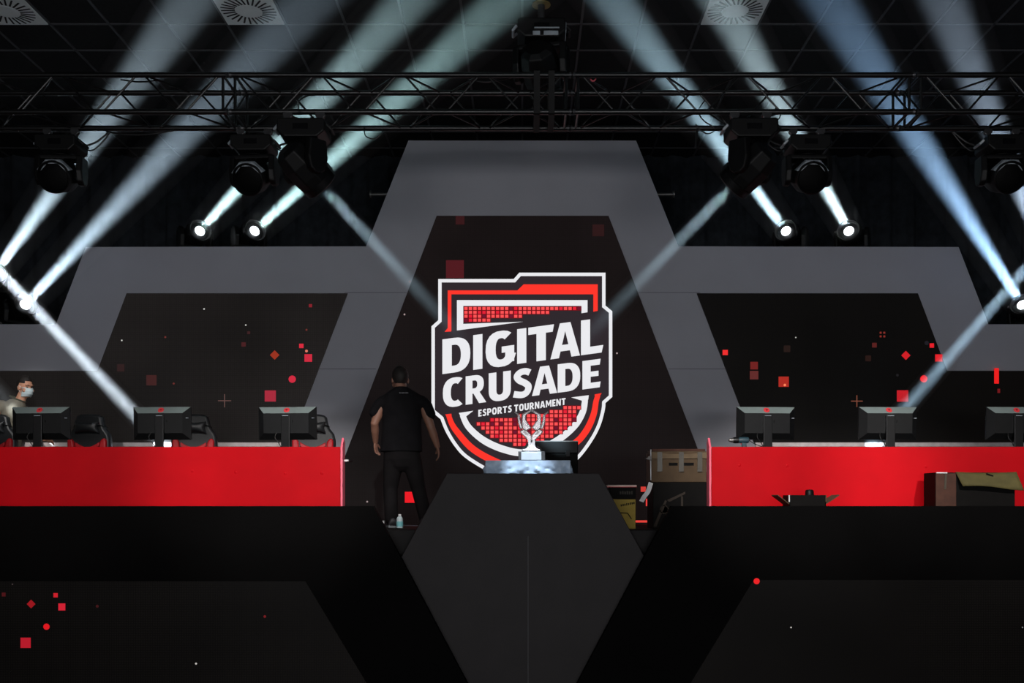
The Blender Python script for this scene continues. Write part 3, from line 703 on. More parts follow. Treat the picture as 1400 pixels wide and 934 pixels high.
# cardboard box with sagging olive lid at the right
a, b = P(1280, 646, 10.25), P(1389, 646, 10.25); h = a.z-STAGE; w = b.x-a.x
t = thing('lidded_carton', 'brown carton with sagging olive lid in front of the right desk', 'box', ((a.x+b.x)/2, 10.42, STAGE))
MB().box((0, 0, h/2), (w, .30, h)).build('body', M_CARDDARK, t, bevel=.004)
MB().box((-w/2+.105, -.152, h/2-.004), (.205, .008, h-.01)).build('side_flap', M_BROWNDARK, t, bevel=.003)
MB().box((-w/2+.075, -.158, h-.1), (.02, .004, .17), Matrix.Rotation(.05, 4, 'Y')).build('tape', M_TAPE, t)
MB().box((-w/2+.06, -.156, h-.004), (.11, .02, .012)).build('edge', M_WHITE, t, bevel=.003)
nu, nv = 14, 5; vs = []; fs = []
for j in range(nv+1):
    for i in range(nu+1):
        u, v = i/nu, j/nv
        xl = -w/2+.20-.02*0+.05*v; xr = w/2+.01+.055*v
        x_ = xl+(xr-xl)*u; z_ = h+.006-v*(.145+.03*u)+.012*math.sin(u*5)*v-.01*math.sin(u*3.1)*(1-v); y_ = -.16-.055*v-.015*math.sin(u*4)*v
        vs.append((x_, y_, z_))
for j in range(nv):
    for i in range(nu): fs.append((j*(nu+1)+i, j*(nu+1)+i+1, (j+1)*(nu+1)+i+1, (j+1)*(nu+1)+i))
o = MB().add(vs, fs).build('lid', M_OLIVE, t, smooth=True); s_ = o.modifiers.new('t', 'SOLIDIFY'); s_.thickness = .009
MB().box((.06-.12, -.172, h-.012), (.07, .02, .012), Matrix.Rotation(.35, 4, 'Y')).build('tear', M_CARDDARK, t)
# bottle
p = P(546.5, 721, 10.75); p.z = STAGE
t = thing('water_bottle', 'small clear water bottle with teal label at the man\'s feet', 'bottle', p)
MB().lathe([(.02, 0), (.033, .004), (.034, .03), (.031, .05), (.034, .07), (.034, .10), (.026, .118), (.013, .130), (.013, .137)], 24).build('body', M_BOTTLE, t, smooth=True)
MB().lathe([(.0346, .018), (.0352, .02), (.0352, .07), (.0346, .072)], 24, caps=False).build('label_band', M_LABEL, t, smooth=True)
MB().lathe([(.0155, .131), (.016, .134), (.016, .147), (.014, .149)], 20).build('cap', M_WHITE, t, smooth=True)
p = P(522, 720, 10.9); p.z = STAGE
o = MB().lathe([(.018, 0), (.020, .002), (.031, .075), (.033, .078), (.030, .078), (.019, .006)], 22).build('paper_cup', M_WHITE, loc=p, smooth=True); tag(o, 'white paper cup on the stage floor left of the man', 'cup')
# cordless drill
p = P(1012, 604, 11.0); zb = DESKZ
t = thing('cordless_drill', 'dark cordless drill standing on the inner end of the right desk', 'drill', (p.x, 11.0, zb))
zt_ = (CZ+(HY-602)*11.0/F)-zb
RX = Matrix.Translation((0, 0, zt_)) @ Matrix.Rotation(math.pi/2, 4, 'Y')
MB().lathe([(.028, -.02), (.034, .0), (.036, .05), (.033, .085), (.022, .095)], 18, RX @ Matrix.Rotation(0, 4, 'Z')).build('motor_body', M_DRILLB, t, smooth=True)
MB().lathe([(.03, -.075), (.034, -.06), (.034, -.02)], 18, RX).build('gearbox', M_PLASTIC, t, smooth=True)
MB().lathe([(.008, -.125), (.018, -.118), (.023, -.095), (.024, -.075)], 16, RX).build('chuck', M_STEEL, t, smooth=True)
MB().prism([(.01, zt_-.02), (.065, zt_-.02), (.075, .025), (.03, .025)], -.018, .018).build('grip', M_DRILLB, t, bevel=.008)
MB().box((.045, 0, .016), (.11, .065, .032)).build('battery', M_PLASTIC, t, bevel=.008)
MB().box((.012, 0, zt_-.035), (.014, .014, .025)).build('trigger', M_EMBLEM, t, bevel=.003)
o = MB().tube(smooth_path([P(1022, 600, 10.98), P(1030, 606, 10.95), P(1040, 610, 10.9), P(1046, 609, 10.92)], 6), .005, 6).build('charger_cable', M_CABLE, smooth=True); tag(o, 'thin black charger cable curling from the drill to the monitor', 'cable')

# ------------------------------------------------------------------ truss
YT0, YT1 = 9.2, 9.6; ZT0, ZT1 = CZ+3.549, CZ+3.882
def truss(x0, x1, label):
    c = Vector(((x0+x1)/2, (YT0+YT1)/2, ZT0))
    t = thing('truss_segment', label, 'truss', c, 'segments of the black lighting truss')
    a, b = x0+.004, x1-.004
    for y in (YT0, YT1):
        for z in (ZT0, ZT1):
            MB().tube([(a, y, z), (b, y, z)], .025, 14).build('chord', M_TRUSS, t, off=c, smooth=True)
    per = .772; nper = round((b-a-.1)/per); per = (b-a-.1)/nper
    def zig(f, ph=0):
        mb = MB()
        for i in range(nper):
            s = a+.05+i*per
            mb.tube([f(s+.035, 1), f(s+per/2-.04, 0)], .0095, 8, False); mb.tube([f(s+per/2+.04, 0), f(s+per-.035, 1)], .0095, 8, False)
        return mb
    zig(lambda x, h: (x, YT0, ZT1 if h else ZT0)).build('lattice', M_TRUSS, t, off=c, smooth=True)
    zig(lambda x, h: (x, YT1, ZT0 if h else ZT1)).build('lattice', M_TRUSS, t, off=c, smooth=True)
    zig(lambda x, h: (x, YT0 if h else YT1, ZT1)).build('lattice', M_TRUSS, t, off=c, smooth=True)
    zig(lambda x, h: (x, YT0 if not h else YT1, ZT0)).build('lattice', M_TRUSS, t, off=c, smooth=True)
    for x in (a+.05, b-.05):
        mb = MB()
        q = [(x, YT0, ZT0), (x, YT1, ZT0), (x, YT1, ZT1), (x, YT0, ZT1)]
        for i in range(4): mb.tube([q[i], q[(i+1) % 4]], .013, 8)
        mb.tube([q[0], q[2]], .009, 8); mb.build('end_frame', M_TRUSS, t, off=c, smooth=True)
        k = 1 if x > c.x else -1
        for p in q:
            MB().tube([(x+k*.025, p[1], p[2]), (x+k*.046, p[1], p[2])], [.025, .03], 12).build('coupler', M_STEEL_DARK, t, off=c, smooth=True)
M_STEEL_DARK = mat('dark_worn_steel', (70, 70, 72), .35, metal=.6)
truss(-5.75, -2.65, 'truss segment reaching the left edge of the picture')
truss(-2.65, .45, 'truss segment left of the middle, carrying the left tilted head')
truss(.45, 3.55, 'truss segment right of the middle, carrying the right tilted head')
truss(3.55, 6.65, 'truss segment reaching the right edge of the picture')

# ------------------------------------------------------------------ moving heads
def mover(pos, aim, label, group, hang=True, lit=False, k=1.0, clamps=True, cable=0, lens_m=None):
    """pos: clamp point (hanging) or foot point (standing); aim: direction of the lens"""
    t = thing('moving_head', label, 'stage light', pos, group)
    s = -1 if hang else 1
    aim = Vector(aim).normalized(); hz = Vector((aim.x, aim.y, 0)).normalized()
    pan = math.atan2(hz.y, hz.x)+math.pi/2          # the arms stand left and right of the aim
    Rz = Matrix.Rotation(pan, 4, 'Z')
    K = Matrix.Scale(k, 4)
    def z(v): return s*v
    if hang and clamps:
        for x in (-.13, .13):
            mb = MB(); mb.tube([(x, -.02, .025), (x, .02, .025)], [.04, .04], 14); mb.box((x, 0, -.03), (.035, .05, .06)); mb.v = [tuple(K @ Vector(v)) for v in mb.v]
            mb.build('clamp', M_STEEL_DARK, t, bevel=.003)
    mb = MB(); mb.prism([(-.19, z(.06)), (-.17, z(.05)), (.17, z(.05)), (.19, z(.06)), (.19, z(.15)), (.13, z(.20)), (-.13, z(.20)), (-.19, z(.15))], -.15, .15, K)
    base = mb.build('base', M_BLACK, t, bevel=.012*k)
    MB().box((0, -.152, z(.12)), (.12, .006, .05), K).build('display', M_SCREEN, base, bevel=.002)
    for sx in (-1, 1):
        h_ = MB().tube([K @ Vector((sx*.195, -.07, z(.08))), K @ Vector((sx*.225, -.06, z(.11))), K @ Vector((sx*.225, .06, z(.11))), K @ Vector((sx*.195, .07, z(.08)))], .012*k, 8)
        h_.build('handle', M_GREYLIT if sx < 0 else M_BLACK, base, smooth=True)
    piv = Vector((0, 0, z(.395)))
    mb = MB(); Q = K @ Rz
    mb.lathe([(.09, z(.20)), (.10, z(.22))], 24, Q)
    mb.box((0, 0, z(.235)), (.40, .15, .04), Q)
    for sx in (-1, 1):
        pr = [(.225, -.085), (.225, .085), (.37, .10), (.46, .075), (.49, .03), (.49, -.03), (.46, -.075), (.37, -.10)]
        vs = [(sx*.165, y, z(v)) for v, y in pr]+[(sx*.22, y*.86, z(v)) for v, y in pr]; n = len(pr)
        mb.add(vs, [tuple(range(n)), tuple(range(2*n-1, n-1, -1))]+[(i, i+n, (i+1) % n+n, (i+1) % n) for i in range(n)], Q)
    mb.build('yoke', M_BLACK, t, bevel=.012*k)
    D = Matrix.Translation(K @ piv) @ Vector((0, 0, 1)).rotation_difference(aim).to_matrix().to_4x4()
    # keep the barrel's flats square with the yoke
    ax = (D.to_3x3() @ Vector((1, 0, 0))); arm = (Rz @ Vector((1, 0, 0)))
    ang = math.atan2((ax.cross(arm)).dot(aim), ax.dot(arm)); D = D @ Matrix.Rotation(ang, 4, 'Z') @ K
    mb = MB(); ro = Matrix.Rotation(math.pi/8, 4, 'Z')
    mb.lathe([(.09, -.20), (.135, -.17), (.158, -.05), (.158, .07), (.150, .145), (.142, .155)], 8, D @ ro)
    head = mb.build('head', M_BLACK, t, bevel=.01*k)
    rm = MB(); prf = [(.160, .10), (.166, .11), (.166, .165), (.156, .18), (.128, .182), (.128, .168)]
    for f_ in range(8):
        a0, a1 = math.pi/8+f_*math.pi/4, math.pi/8+(f_+1)*math.pi/4
        if (D.to_3x3() @ Vector((math.cos((a0+a1)/2), math.sin((a0+a1)/2), 0))).normalized().z < .3: continue
        rm.add([(r_*math.cos(a_), r_*math.sin(a_), z_) for a_ in (a0, a1) for r_, z_ in prf], [(j, j+1, 7+j, 6+j) for j in range(5)], D)
    o_ = rm.build('rim', M_BLACK if lit else M_GREYLIT, head); o_.modifiers.new('t', 'SOLIDIFY').thickness = .004  # on unlit heads the pale upward facets paint beam light on the rim
    MB().lathe([(.130, .12), (.150, .14), (.147, .20), (.138, .207), (.118, .165)], 32, D, caps=False).build('lens_ring', M_BLACK, head, smooth=True)
    lr = .062 if lit else .118
    pr = [(lr, .176), (lr*.8, .184), (lr*.4, .189), (.002, .19)] if lit else [(lr, .163), (lr*.8, .172), (lr*.4, .177), (.002, .178)]
    MB().lathe(pr, 32, D).build('lens', lens_m or (M_LENSON if lit else M_LENSOFF), head, smooth=True)
    for a in (-1, 0, 1):
        MB().box((a*.05, .156, -.02), (.012, .006, .12), D).build('fin', M_PLASTIC, head)
    if cable:
        p = K @ Vector((cable*.19, .05, z(.10)))
        MB().tube(smooth_path([p, p+Vector((cable*.06, 0, .02)), p+Vector((cable*.13, 0, .05)), p+Vector((cable*.25, .02, .16))]), .009, 6).build('cable', M_CABLE, t, smooth=True)
        MB().tube(smooth_path([p+Vector((0, .03, -.01)), p+Vector((cable*.07, .02, -.03)), p+Vector((cable*.16, .02, .04)), p+Vector((cable*.24, .03, .15))]), .007, 6).build('cable', M_CABLE, t, smooth=True)
    lens_pos = Vector(pos)+D @ Vector((0, 0, .195))
    return t, lens_pos
GH = 'moving heads hung from the truss'
zf = ZT0-.055; 
def below(px, y): return Vector(((px-CX)*y/F, y, zf))
mover(below(84, YT1), (0.04, -.9, -.34), 'black moving head with dark lens hung near the left edge of the truss', GH, cable=1)
mover(below(348, YT1), (-.10, -.85, -.45), 'black moving head with dark lens hung right beside the left tilted one', GH, cable=1)
mover(below(1103, YT1), (0.02, -.9, -.38), 'black moving head with dark lens hung beside the right tilted one', GH, cable=-1)
mover(below(1369, YT1), (-.02, -.9, -.36), 'black moving head with dark lens hung at the right edge of the truss', GH, cable=-1)
TGT = P(714, 552, 11.0)
pl = below(416, YT0); pr_ = below(1026, YT0)
KH = 1.12
def aim_to(pos, tgt): return (tgt-(pos+Vector((0, 0, -.395*KH)))).normalized()
_, L_cl = mover(pl, aim_to(pl, TGT), 'tilted black moving head casting a faint beam down to the right', GH, lit=True, k=KH, lens_m=mat('dim_lit_lens', (200, 215, 225), .2, emit=(200, 220, 235), es=1.2))
_, L_cr = mover(pr_, aim_to(pr_, TGT), 'tilted black moving head casting a faint beam down to the left', GH, lit=True, k=KH, lens_m=mat('dim_lit_lens', (200, 215, 225), .2))
MC, _ = mover(Vector((P(740, 0, 9.95).x, 9.95, CEIL-.15)), (.22, .85, -.5), 'big black moving head fixed to the ceiling above the middle of the truss', 'ceiling lights', k=1.22, clamps=False)
MB().tube([(0, 0, -.06), (0, 0, .15)], .035, 14).build('drop_pipe', M_STEEL_DARK, MC, smooth=True)
MB().lathe([(.09, .138), (.09, .149)], 20).build('ceiling_flange', mat('yellow_tag_steel', (120, 100, 40), .5), MC)
for x_, w_ in ((-.05, .07), (.09, .14)): MB().box((x_, -.188, -.215), (w_, .008, .04)).build('painted_edge_light', M_GREYLIT, MC, bevel=.003)  # pale plates paint the lit lower and side edges of the base
MB().box((.236, -.02, -.13), (.008, .2, .10)).build('painted_edge_light', M_GREYLIT, MC, bevel=.003); MB().box((.05, -.187, -.165), (.24, .006, .012)).build('painted_edge_light', M_GREYLIT, MC)
ring_ = [P(811, 107, 9.26)+Vector((.024*math.cos(a), -.01*math.sin(a), .021*math.sin(a))) for a in [i*math.pi/8 for i in range(17)]]
o = MB().tube(ring_, .007, 8, False).build('red_ring', mat('muted_red_ring', (190, 80, 90), .8), off=ring_[0], loc=ring_[0], smooth='all'); tag(o, 'small red loop on the upper truss right of the middle', 'ring')  # small red ring at the upper truss
# off the frame's sides, heads whose beams cross into the picture
S_L1 = Vector(((-118-CX)*YT1/F, YT1, zf)); S_R1 = Vector(((1507-CX)*YT1/F, YT1, zf))

# lamps standing on black risers behind the wall
GB = 'lit moving heads standing behind the back wall'
DS = 13.05
UP = [  # lens pixel, pixel where the beam leaves the picture's top, its distance there, beam label, lamp label, colour, strength
 ((-6, 372), (262, 0), 9.0, 'hazy white beam rising from beyond the left edge to the right', None, (.66, .86, 1), 1.0),
 ((35, 416), (424, 0), 9.0, 'hazy white beam rising from the lamp at the far left, above the low grey step', 'lit lamp above the far left low grey step', (.62, .82, 1), 1.0),
 ((274, 315), (560, 0), 9.0, 'teal white beam rising behind the second truss head from the left', 'lit lamp left of its twin above the left grey step', (.60, .90, .95), 1.15),
 ((349, 315), (692, 0), 9.0, 'teal white beam rising behind the left tilted head towards the ceiling', 'lit lamp right of its twin above the left grey step', (.56, .90, .92), 1.15),
 ((1074, 315), (838, 0), 9.0, 'pale blue beam rising behind the right tilted head towards the ceiling', 'lit lamp left of its twin above the right grey step', (.56, .84, 1), 1.1),
 ((1160, 315), (985, 0), 9.0, 'pale beam rising behind the dark head beside the right tilted one', 'lit lamp right of its twin above the right grey step', (.64, .86, .95), 1.15),
 ((1397, 416), (1134, 0), 9.0, 'broad blue beam rising from the right edge past the truss', 'lit lamp above the far right low grey step', (.38, .64, 1), 1.5),
 ((1440, 372), (1290, 0), 9.0, 'dim grey beam rising behind the rightmost truss head', None, (.56, .72, .92), .9),
]
BEAMS = []; K_UP = 26000
for lp, ep, ed, blab, llab, col, st in UP:
    L = P(*lp, DS); Ee = P(*ep, ed); d = (Ee-L).normalized()
    pos = L-d*.195-Vector((0, 0, .395))
    mover(pos, d, llab or ('lit lamp hidden beyond the %s edge of the picture' % ('left' if lp[0] < 700 else 'right')), GB, hang=False, lit=True)
    zb_ = pos.z+.05
    rz = thing('lamp_riser', 'black riser under the %s' % (llab or ('lamp beyond the %s edge' % ('left' if lp[0] < 700 else 'right'))), 'riser', (pos.x, pos.y+.1, STAGE))
    MB().box((0, 0, zb_-STAGE-.07), (.38, .4, .022)).build('deck', M_BLACK, rz)
    for sx in (-1, 1):
        for sy in (-1, 1): MB().tube([(sx*.17, sy*.18, 0), (sx*.17, sy*.18, zb_-STAGE-.075)], .02, 8).build('leg', M_TRUSS, rz, smooth=True)
    BEAMS.append((L, d, blab, 'beams rising from behind the back wall', col, K_UP*st*.9, 2.2, (CEIL-.06-L.z)/d.z-.15, 1))
# beams from off frame heads and from the two tilted heads
for S, tg, lab in ((S_L1, P(222, 606, DW-.05), 'bright white beam falling from the left edge behind the middle monitor'), (S_R1, P(1196, 606, DW-.05), 'blue grey beam falling from the right edge behind the middle right monitor')):
    d = aim_to(S, tg); _, L = mover(S, d, 'lit moving head hung beyond the %s edge of the picture' % ('left' if S.x < 0 else 'right'), GH, lit=True, k=KH)
    BEAMS.append((L, d, lab, 'beams falling from the truss', (.76, .89, 1) if S.x < 0 else (.52, .78, 1), 120000 if S.x < 0 else 46000, 1.15, (tg-L).length-.12, 3))
S2 = Vector(((-262-CX)*YT1/F, YT1, zf)); tg = P(62, 606, DW-.05); d = aim_to(S2, tg)
_, L = mover(S2, d, 'lit moving head hung farthest out beyond the left edge', GH, lit=True, k=KH)
BEAMS.append((L, d, 'white beam grazing the masked man at the left edge', 'beams falling from the truss', (.82, .92, 1), 6500, 1.15, (tg-L).length-.12, 3))
for L, lab in ((L_cl, 'faint grey beam falling from the left tilted head'), (L_cr, 'faint grey beam falling from the right tilted head')):
    d = (TGT-L).normalized(); BEAMS.append((L, d, lab, 'faint beams of the tilted heads', (.60, .85, 1), 7600, 2.2, (TGT-L).length*.70, 2))

def haze_mat(i, dens, length, fade, mode_):
    m = bpy.data.materials.new('haze_%d' % i); m.use_nodes = True; nt = m.node_tree; nt.nodes.clear()
    out = nt.nodes.new('ShaderNodeOutputMaterial'); v = nt.nodes.new('ShaderNodeVolumeScatter')
    v.inputs['Color'].default_value = (1, 1, 1, 1); v.inputs['Anisotropy'].default_value = .15
    tc = nt.nodes.new('ShaderNodeTexCoord'); n = nt.nodes.new('ShaderNodeTexNoise'); n.inputs['Scale'].default_value = 3.6; n.inputs['Detail'].default_value = 4; n.inputs['Distortion'].default_value = 1.1
    mr = nt.nodes.new('ShaderNodeMapRange'); mr.inputs['From Min'].default_value = .3; mr.inputs['From Max'].default_value = .7; mr.inputs['To Min'].default_value = dens*.84; mr.inputs['To Max'].default_value = dens*1.16
    nt.links.new(tc.outputs['Object'], n.inputs['Vector']); nt.links.new(n.outputs['Fac'], mr.inputs['Value'])
    src_ = mr.outputs['Result']
    if fade:        # density falls along the shaft: the beam's fade put into the haze
        sp = nt.nodes.new('ShaderNodeSeparateXYZ'); nt.links.new(tc.outputs['Object'], sp.inputs[0])
        f = nt.nodes.new('ShaderNodeMapRange'); f.inputs['From Min'].default_value = 0; f.inputs['From Max'].default_value = length; f.inputs['To Min'].default_value = fade[0]; f.inputs['To Max'].default_value = fade[1]
        nt.links.new(sp.outputs['Z'], f.inputs['Value'])
        mu = nt.nodes.new('ShaderNodeMath'); mu.operation = 'MULTIPLY'; nt.links.new(src_, mu.inputs[0]); nt.links.new(f.outputs['Result'], mu.inputs[1]); src_ = mu.outputs[0]
    nt.links.new(src_, v.inputs['Density']); nt.links.new(v.outputs[0], out.inputs['Volume'])
    m.cycles.volume_sampling = 'MULTIPLE_IMPORTANCE'; m.cycles.volume_step_rate = .08 if mode_ == 1 else .06
    return m
def spot(name, loc, direction, energy, deg, col=(1, 1, 1), blend=.3, size=.05):
    l = bpy.data.lights.new(name, 'SPOT'); l.energy = energy; l.spot_size = math.radians(deg); l.spot_blend = blend; l.shadow_soft_size = size; l.color = col
    o = bpy.data.objects.new(name, l); C.objects.link(o); o.location = loc; o.rotation_mode = 'QUATERNION'; o.rotation_quaternion = look(direction); return o
DENS = {1: .07, 2: .2, 3: .20}
for i, (L, d, lab, grp, col, en, hd, ln, mode) in enumerate(BEAMS):
    r0 = .2 if mode == 1 else .075; r1 = .06+math.tan(math.radians(hd))*ln+.02
    q = Vector((0, 0, 1)).rotation_difference(d)
    o = MB().lathe([(r0, .004), (r1, ln)], 40).build('light_shaft', haze_mat(i, DENS[mode], ln, {1: (2.0, .55), 2: (1, 0), 3: None}[mode], mode), loc=L, smooth=True)
    o.rotation_mode = 'QUATERNION'; o.rotation_quaternion = q; tag(o, lab, 'light beam', grp, 'thing')
    spot('beam_lamp', L+d*.012, d, en, hd*2, col, .5 if hd > 2 else .35, .055)

# ------------------------------------------------------------------ loose cables on the truss
def cable(pts, r, label):
    o = MB().tube(smooth_path(pts, 8), r, 6).build('cable', M_CABLE, off=pts[0], loc=pts[0], smooth=True); tag(o, label, 'cable')
cable([P(146, 180, 9.55), P(165, 183, 9.5), P(190, 184, 9.5), P(215, 182, 9.5), P(238, 178, 9.55)], .009, 'black cable drooping under the truss right of the leftmost head')
cable([P(498, 175, 9.55), P(500, 186, 9.5), P(512, 190, 9.5), P(522, 182, 9.5), P(523, 176, 9.55)], .006, 'black cable loop hanging under the truss above the left slope of the wall')
cable([P(409, 153, 9.15), P(408, 140, 9.1), P(418, 132, 9.15), P(430, 130, 9.3)], .006, 'black cable rising from the left tilted head into the truss')
cable([P(385, 172, 9.4), P(392, 166, 9.3), P(396, 170, 9.2)], .008, 'short black cable loop at the left of the left tilted head')
cable([P(951, 170, 9.4), P(958, 178, 9.4), P(968, 183, 9.4), P(978, 176, 9.4), P(962, 165, 9.4), P(955, 152, 9.3), P(963, 138, 9.2)], .006, 'tangled black cable under the truss left of the right tilted head')
cable([P(953, 176, 9.5), P(952, 190, 9.5), P(951, 202, 9.5)], .011, 'black cable tail hanging straight down left of the right tilted head')
cable([P(1052, 162, 9.2), P(1064, 163, 9.2), P(1067, 154, 9.2), P(1060, 148, 9.25)], .006, 'black cable loop right of the right tilted head')
cable([P(165, 109, 9.45), P(190, 112, 9.45), P(215, 110, 9.45)], .007, 'black cable lying along the upper truss left of the coupling')
cable([P(640, 107, 9.4), P(665, 112, 9.4), P(700, 106, 9.4)], .007, 'black cable sagging inside the upper truss left of the ceiling head')
# vertical hoist straps in the middle
for px, lab in ((734, 'left black lifting strap around the middle of the truss'), (754, 'right black lifting strap around the middle of the truss')):
    x = (px-CX)*YT0/F; mb = MB()
    ring = [(YT0-.03, ZT0-.03), (YT1+.03, ZT0-.03), (YT1+.03, ZT1+.03), (YT0-.03, ZT1+.03)]
    for i in range(4):
        a, b = ring[i], ring[(i+1) % 4]
        mb.box((0, (a[0]+b[0])/2-YT0, (a[1]+b[1])/2-ZT0), (.055, abs(a[0]-b[0])+.006, abs(a[1]-b[1])+.006))
    o = mb.build('lifting_strap', mat('dark_webbing', (24, 23, 23), .9), loc=(x, YT0, ZT0)); tag(o, lab, 'strap', 'lifting straps on the truss')

# ------------------------------------------------------------------ people
def hand(mb, wrist, d, side, palmn, k=1.0, curl=.5):
    """palm and five fingers; d: direction of the hand, side: towards the thumb, palmn: out of the palm"""
    d, side, palmn = Vector(d).normalized(), Vector(side).normalized(), Vector(palmn).normalized()
    w = Vector(wrist)
    R = Matrix((side, palmn, d)).transposed()
    mb.ball(w+d*.055*k, (.042*k, .017*k, .056*k), R)
    for i, (o_, ln) in enumerate(((.030, .072), (.010, .080), (-.011, .075), (-.030, .058))):
        b = w+d*.088*k+side*o_*k; c1 = curl*.5; p1 = b+(d*math.cos(c1)+palmn*math.sin(c1))*ln*.45*k; c2 = curl*1.3; p2 = p1+(d*math.cos(c2)+palmn*math.sin(c2))*ln*.32*k; c3 = curl*2.0; p3 = p2+(d*math.cos(c3)+palmn*math.sin(c3))*ln*.24*k
        mb.limb([b-d*.02*k, b, p1, p2, p3], [.009*k, .0095*k, .0088*k, .008*k, .007*k], 10)
    b = w+d*.03*k+side*.034*k; p1 = b+(d*.75+side*.6+palmn*.25).normalized()*.036*k; p2 = p1+(d*.92+side*.2+palmn*.35).normalized()*.03*k
    mb.limb([w+d*.018*k+side*.015*k, b, p1, p2], [.014*k, .0125*k, .0105*k, .0085*k], 10)
def head(mb, c, f, k=1.0, tilt=0):
    """skull, jaw, nose, ears about centre c, facing f; returns its frame"""
    f = Vector(f).normalized(); r = f.cross(Vector((0, 0, 1))).normalized(); u = r.cross(f).normalized()
    R = Matrix((r, f, u)).transposed(); c = Vector(c); q = lambda x, y, z: c+r*x*k+f*y*k+u*z*k
    mb.ball(q(0, -.012, .028), (.076*k, .096*k, .092*k), R); mb.ball(q(0, .022, -.045), (.060*k, .070*k, .072*k), R); mb.ball(q(0, .055, -.088), (.032*k, .03*k, .026*k), R)
    mb.limb([q(0, .088, .005), q(0, .104, -.03)], [.011*k, .016*k], 10)
    mb.ball(q(0, .08, .035), (.055*k, .018*k, .014*k), R); mb.ball(q(0, .084, -.066), (.026*k, .012*k, .011*k), R)
    for s in (-1, 1):
        mb.ball(q(s*.078, -.012, -.012), (.011*k, .02*k, .032*k), R); mb.ball(q(s*.05, .058, -.03), (.024*k, .026*k, .03*k), R)
    return q, R, u
def hair(q, R, k, parent, off, low=-.02, m=M_HAIR, top=.012, frontcut=.06):
    mb = MB(); mb.ball(q(0, -.018, .032), ((.083)*k, (.101)*k, (.094+top)*k), R, 28, 20)
    keep = []; vs = mb.v; c = q(0, 0, 0)
    loc = [(R.transposed() @ (Vector(v)-c))/k for v in vs]
    ok = [(p.y < frontcut and (p.z > low-.06*(1 if p.y < -.03 else 0) or p.y < -.06 and p.z > low-.075) and not (p.y > .0 and p.z < .045)) or p.z > .083 for p in loc]
    fs = [f for f in mb.f if all(ok[i] for i in f)]
    used = sorted({i for f in fs for i in f}); mp = {a: b for b, a in enumerate(used)}
    o = MB(); rnd = random.Random(3)
    o.v = [tuple(Vector(vs[i])+Vector((rnd.uniform(-1, 1), rnd.uniform(-1, 1), rnd.uniform(-1, 1)))*.0025) for i in used]; o.f = [tuple(mp[i] for i in f) for f in fs]
    h = o.build('hair', m, parent, off=off, smooth='all'); s = h.modifiers.new('t', 'SOLIDIFY'); s.thickness = .012*k; s.offset = -1
    b = h.modifiers.new('s', 'SUBSURF'); b.levels = b.render_levels = 1
    return h
def eyes(q, R, k, parent, off):
    for s in (-1, 1):
        e = MB().ball(q(s*.031, .079, .008), (.013*k, .008*k, .0075*k), R).build('eye', M_EYE, parent, off=off, smooth='all')
        MB().limb([q(s*.014, .092, .030), q(s*.034, .090, .036), q(s*.052, .075, .030)], [.004*k, .005*k, .003*k], 8).build('eyebrow', M_HAIR, parent, off=off, smooth='all')

# man on stage, seen from behind
DM = 11.1; sm = DM/F
def A(px, py, dy=0): return Vector(((px-CX)*sm, DM+dy, CZ+(HY-py)*sm))
foot = Vector((A(553, 0).x, DM, STAGE))
man = thing('person', 'man in black t-shirt and dark trousers standing on stage with his back turned', 'person', foot)
b = MB(); fm = Vector((-.25, .95, -.22))
q, R, u = head(b, A(546.5, 519, .03), fm, 1.1)
b.limb([A(547, 526, .0), A(550, 538, -.02)], [.058, .066])
b.loft([(A(551, 620), .17, .11), (A(551, 600), .17, .11), (A(550, 565), .19, .11), (A(550, 547), .19, .10), (A(550, 537), .13, .08), (A(549, 531), .06, .06)])
SLm, ELm, WLm = A(523.5, 550), A(512.5, 579, -.02), A(511, 603, .13)
SRm, ERm, WRm = A(577.5, 550), A(590, 586, -.02), A(597.5, 610, .04)
b.limb([SLm, SLm.lerp(ELm, .5), ELm, ELm.lerp(WLm, .4), WLm], [.062, .054, .045, .044, .030]); b.limb([SRm, SRm.lerp(ERm, .5), ERm, ERm.lerp(WRm, .4), WRm], [.062, .054, .045, .044, .030])
hand(b, WLm, (.02, .25, -1), (.3, .9, .2), (1, -.2, 0), 1.0, .5); hand(b, WRm, (.14, .12, -1), (-.2, .95, .1), (-1, -.2, -.1), 1.0, .45)
HLm, KLm, ALm = A(538, 628), A(533.5, 668, .03), A(535, 709)
HRm, KRm, ARm = A(563, 628), A(571.5, 668, .04), A(582, 709)
b.limb([HLm, HLm.lerp(KLm, .5), KLm, KLm.lerp(ALm, .35), ALm], [.085, .075, .055, .055, .04]); b.limb([HRm, HRm.lerp(KRm, .5), KRm, KRm.lerp(ARm, .35), ARm], [.085, .075, .055, .055, .04])
remeshed(b, 'body', mat('dimmed_skin', (138, 98, 80), .55, var=.06, scale=20, bump=.02), man, .0065, foot, 4)  # skin darkened to paint in the dim light on this man
hair(q, R, 1.1, man, foot, low=-.045); eyes(q, R, 1.1, man, foot)
s_ = MB()
s_.loft([(A(548.5, 618), .232, .145), (A(549, 605), .226, .14), (A(549.5, 580), .215, .135), (A(550, 560), .222, .14), (A(550, 550), .222, .13), (A(550, 544.5), .225, .12), (A(550, 540), .20, .11), (A(549.5, 536), .155, .1), (A(549, 531), .09, .085), (A(548.5, 529), .075, .078)], 28)
s_.limb([A(525, 550), A(518, 555), A(512.5, 564, -.01)], [.077, .071, .064], 18); s_.limb([A(576, 550), A(583, 556), A(588, 567, -.01)], [.077, .071, .064], 18)
o = remeshed(s_, 'shirt', M_SHIRTBLACK, man, .012, foot, 5)
